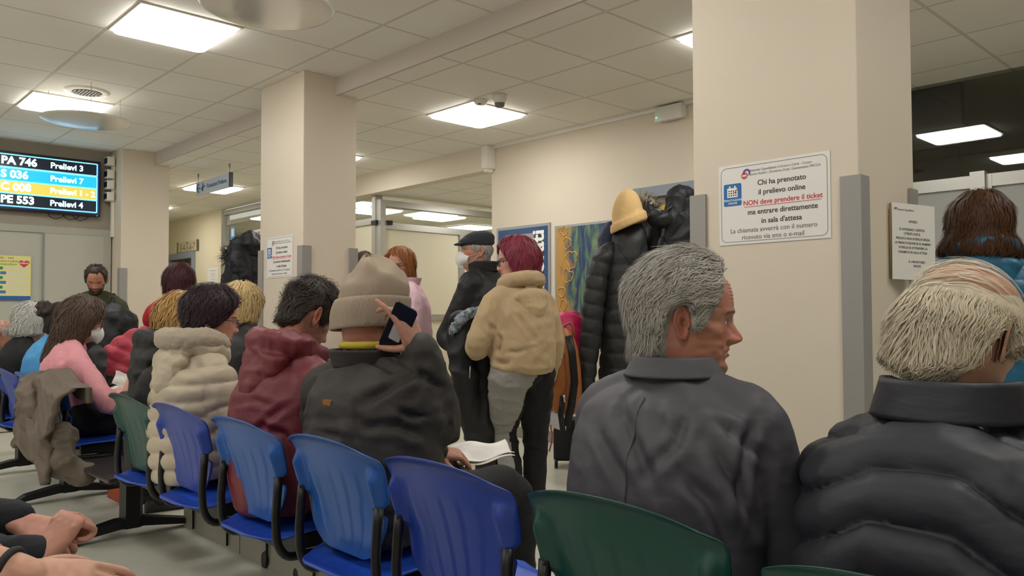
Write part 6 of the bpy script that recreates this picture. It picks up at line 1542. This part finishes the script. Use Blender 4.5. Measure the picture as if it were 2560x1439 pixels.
# backpack, pink jacket, paper bag, trolley
bp = Hang('backpack', 'tan leather backpack with dark straps hanging from the coat stand', 'backpack', 1412, 5.15)
TANL = mat('tan_leather', '#a5642f', .45, bump=(60, .2, .002), var=(8, '#8d5226', .5)); TAND = mat('tan_leather_side', '#7d4a24', .5)
nu_ = 26; rows = []
prof = [(812, 4, .02), (822, 16, .05), (838, 27, .075), (870, 36, .09), (920, 41, .1), (970, 42, .105), (1010, 38, .10), (1030, 30, .08), (1036, 14, .04)]
for y, hwp, dp in prof:
    cx = 1406+(y-812)*.045; c = bp.P(cx, y); rw = hwp*bp.D/FPX; rows.append(ellring(c, V3(0, 1, 0), V3(1, 0, 0), rw, dp, nu_, 2.7))
b = MB(); b.rings(rows); o_ = b.build('bag_body', TANL, bp.o)
b = MB(); b.tube([bp.P(1408, 880, .098), bp.P(1396, 925, .108), bp.P(1386, 965, .108)], .004, 6); b.tube([bp.P(1410, 880, .096), bp.P(1416, 960, .108), bp.P(1404, 1000, .106)], .004, 6); b.build('piping', TAND, bp.o)
b = MB(); b.tube([bp.P(1421, 838, .10), bp.P(1430, 880, .12), bp.P(1436, 950, .125), bp.P(1428, 1010, .11), bp.P(1416, 1060, .08)], .024, 8, squash=(1, .35)); b.build('strap', BLACK, bp.o)
b = MB(); b.tube([bp.P(1408, 985, .115), bp.P(1402, 1030, .12), bp.P(1408, 1075, .1)], .018, 8, squash=(1, .35)); b.build('strap', BLACK, bp.o)
b = MB(); b.tube([bp.P(1404, 832, .03), bp.P(1412, 812, .03), bp.P(1426, 806, .03), bp.P(1434, 818, .03), bp.P(1432, 846, .04)], .009, 8); b.build('handle', TAND, bp.o)
b = MB(); b.tube([bp.P(1400, 834, .03), bp.P(1392, 812, .02), bp.P(1387, 798, .0)], .010, 8, squash=(1, .5)); b.build('strap', mat('strap_brown', '#3a2620', .5), bp.o)
b = MB(); b.tube([bp.P(1410, 982, .122), bp.P(1412, 1000, .125)], .007, 6); b.build('buckle', ALU, bp.o)
h = Hang('pink_jacket', 'bright pink padded jacket hanging behind the tan backpack', 'jacket', 1415, 5.5)
h.fuse('jacket_body', [([(1385, 850), (1400, 815), (1430, 812), (1446, 822)], [.06, .09, .10, .08]), ([(1420, 830), (1420, 880), (1425, 930)], [.13, .14, .10])], NYL('hot_pink', '#c81f5c', .5), .011, .006, (.09, .010, .3), seed=13)
h = Hang('paper_bag', 'white paper bag with a red cord below the tan backpack', 'bag', 1392, 5.5)
b = MB(); A_ = [h.P(1362, 1005, .02), h.P(1424, 1012, .02), h.P(1414, 1078, .02), h.P(1352, 1058, .02)]; b.rings([[a+V3(.0, 0, 0) for a in A_], [a-V3(.09, 0, 0) for a in A_]]); b.build('bag_body', mat('bag_white', '#dcdbe0', .5), h.o, smooth=False)
b = MB(); b.tube([h.P(1382, 1008, .03), h.P(1374, 1022, .035), h.P(1368, 1030, .03)], .006, 6); b.tube([h.P(1384, 1010, .03), h.P(1379, 1026, .035)], .006, 6); b.build('bow', mat('cord_red', '#c2454c', .6), h.o)
b = MB(); b.tube([h.P(1376, 1060, .03), h.P(1381, 1085, .03), h.P(1378, 1108, .03), h.P(1373, 1126, .03)], .005, 6); b.build('cord', mat('cord_red', '#c2454c', .6), h.o)
h = Hang('trolley_bag', 'black wheeled bag standing on the floor by the skirting', 'bag', 1412, 6.0)
b = MB(); b.box((-.14, -.09, .05), (.06, .16, .36), bev=.02); b.build('bag_body', mat('bag_black', '#1b1a1b', .6, bump=(60, .3, .003)), h.o)
for y in (-.07, .12):
    b = MB(); b.tube([(.06, y-.012, .035), (.06, y+.012, .035)], .034, 14); b.build('wheel', BLACK, h.o)
b = MB(); b.tube([(-.1, -.06, .35), (-.1, -.06, .5), (-.1, .13, .5), (-.1, .13, .35)], .008, 6); b.build('handle', BLACK, h.o)

# gold ring
ring_on(L2.loc(('px', 148, 1424, 1.325)), L2.vec(RT*.8+FW*.4-UP*.35), .0105, .0022, mat('gold', '#d9b25a', .25, 1.0), 'finger_ring', L2.o)
# orange thing and a brown shoe on the floor
b = MB(); p_ = atz(305, 1245, .01); b.box((p_[0]-.04, p_[1]-.16, .0), (p_[0]+.04, p_[1]+.16, .045), bev=.008); tag(b.build('orange_box', mat('orange_card', '#b5502a', .5)), 'flat orange box on the floor under the side table', 'box')

# tan bag on the lap of the beanie man, showing past his elbow
h = Hang('lap_bag', 'tan leather bag on the lap of the beanie man, showing past his elbow', 'bag', 1096, 2.78)
rows = [ellring(h.P(1098+(y-1000)*-.02, y), V3(0, 1, 0), V3(1, 0, 0), hw*h.D/FPX, .05, 26, 2.8) for y, hw in ((975, 8), (985, 26), (1010, 38), (1050, 42), (1085, 38), (1106, 24), (1112, 6))]
b = MB(); b.rings(rows); b.build('bag_body', TANL, h.o)
b = MB(); b.tube([h.P(1070, 985), h.P(1078, 960), h.P(1096, 950), h.P(1114, 960), h.P(1120, 985)], .008, 8); b.build('handle', TAND, h.o)
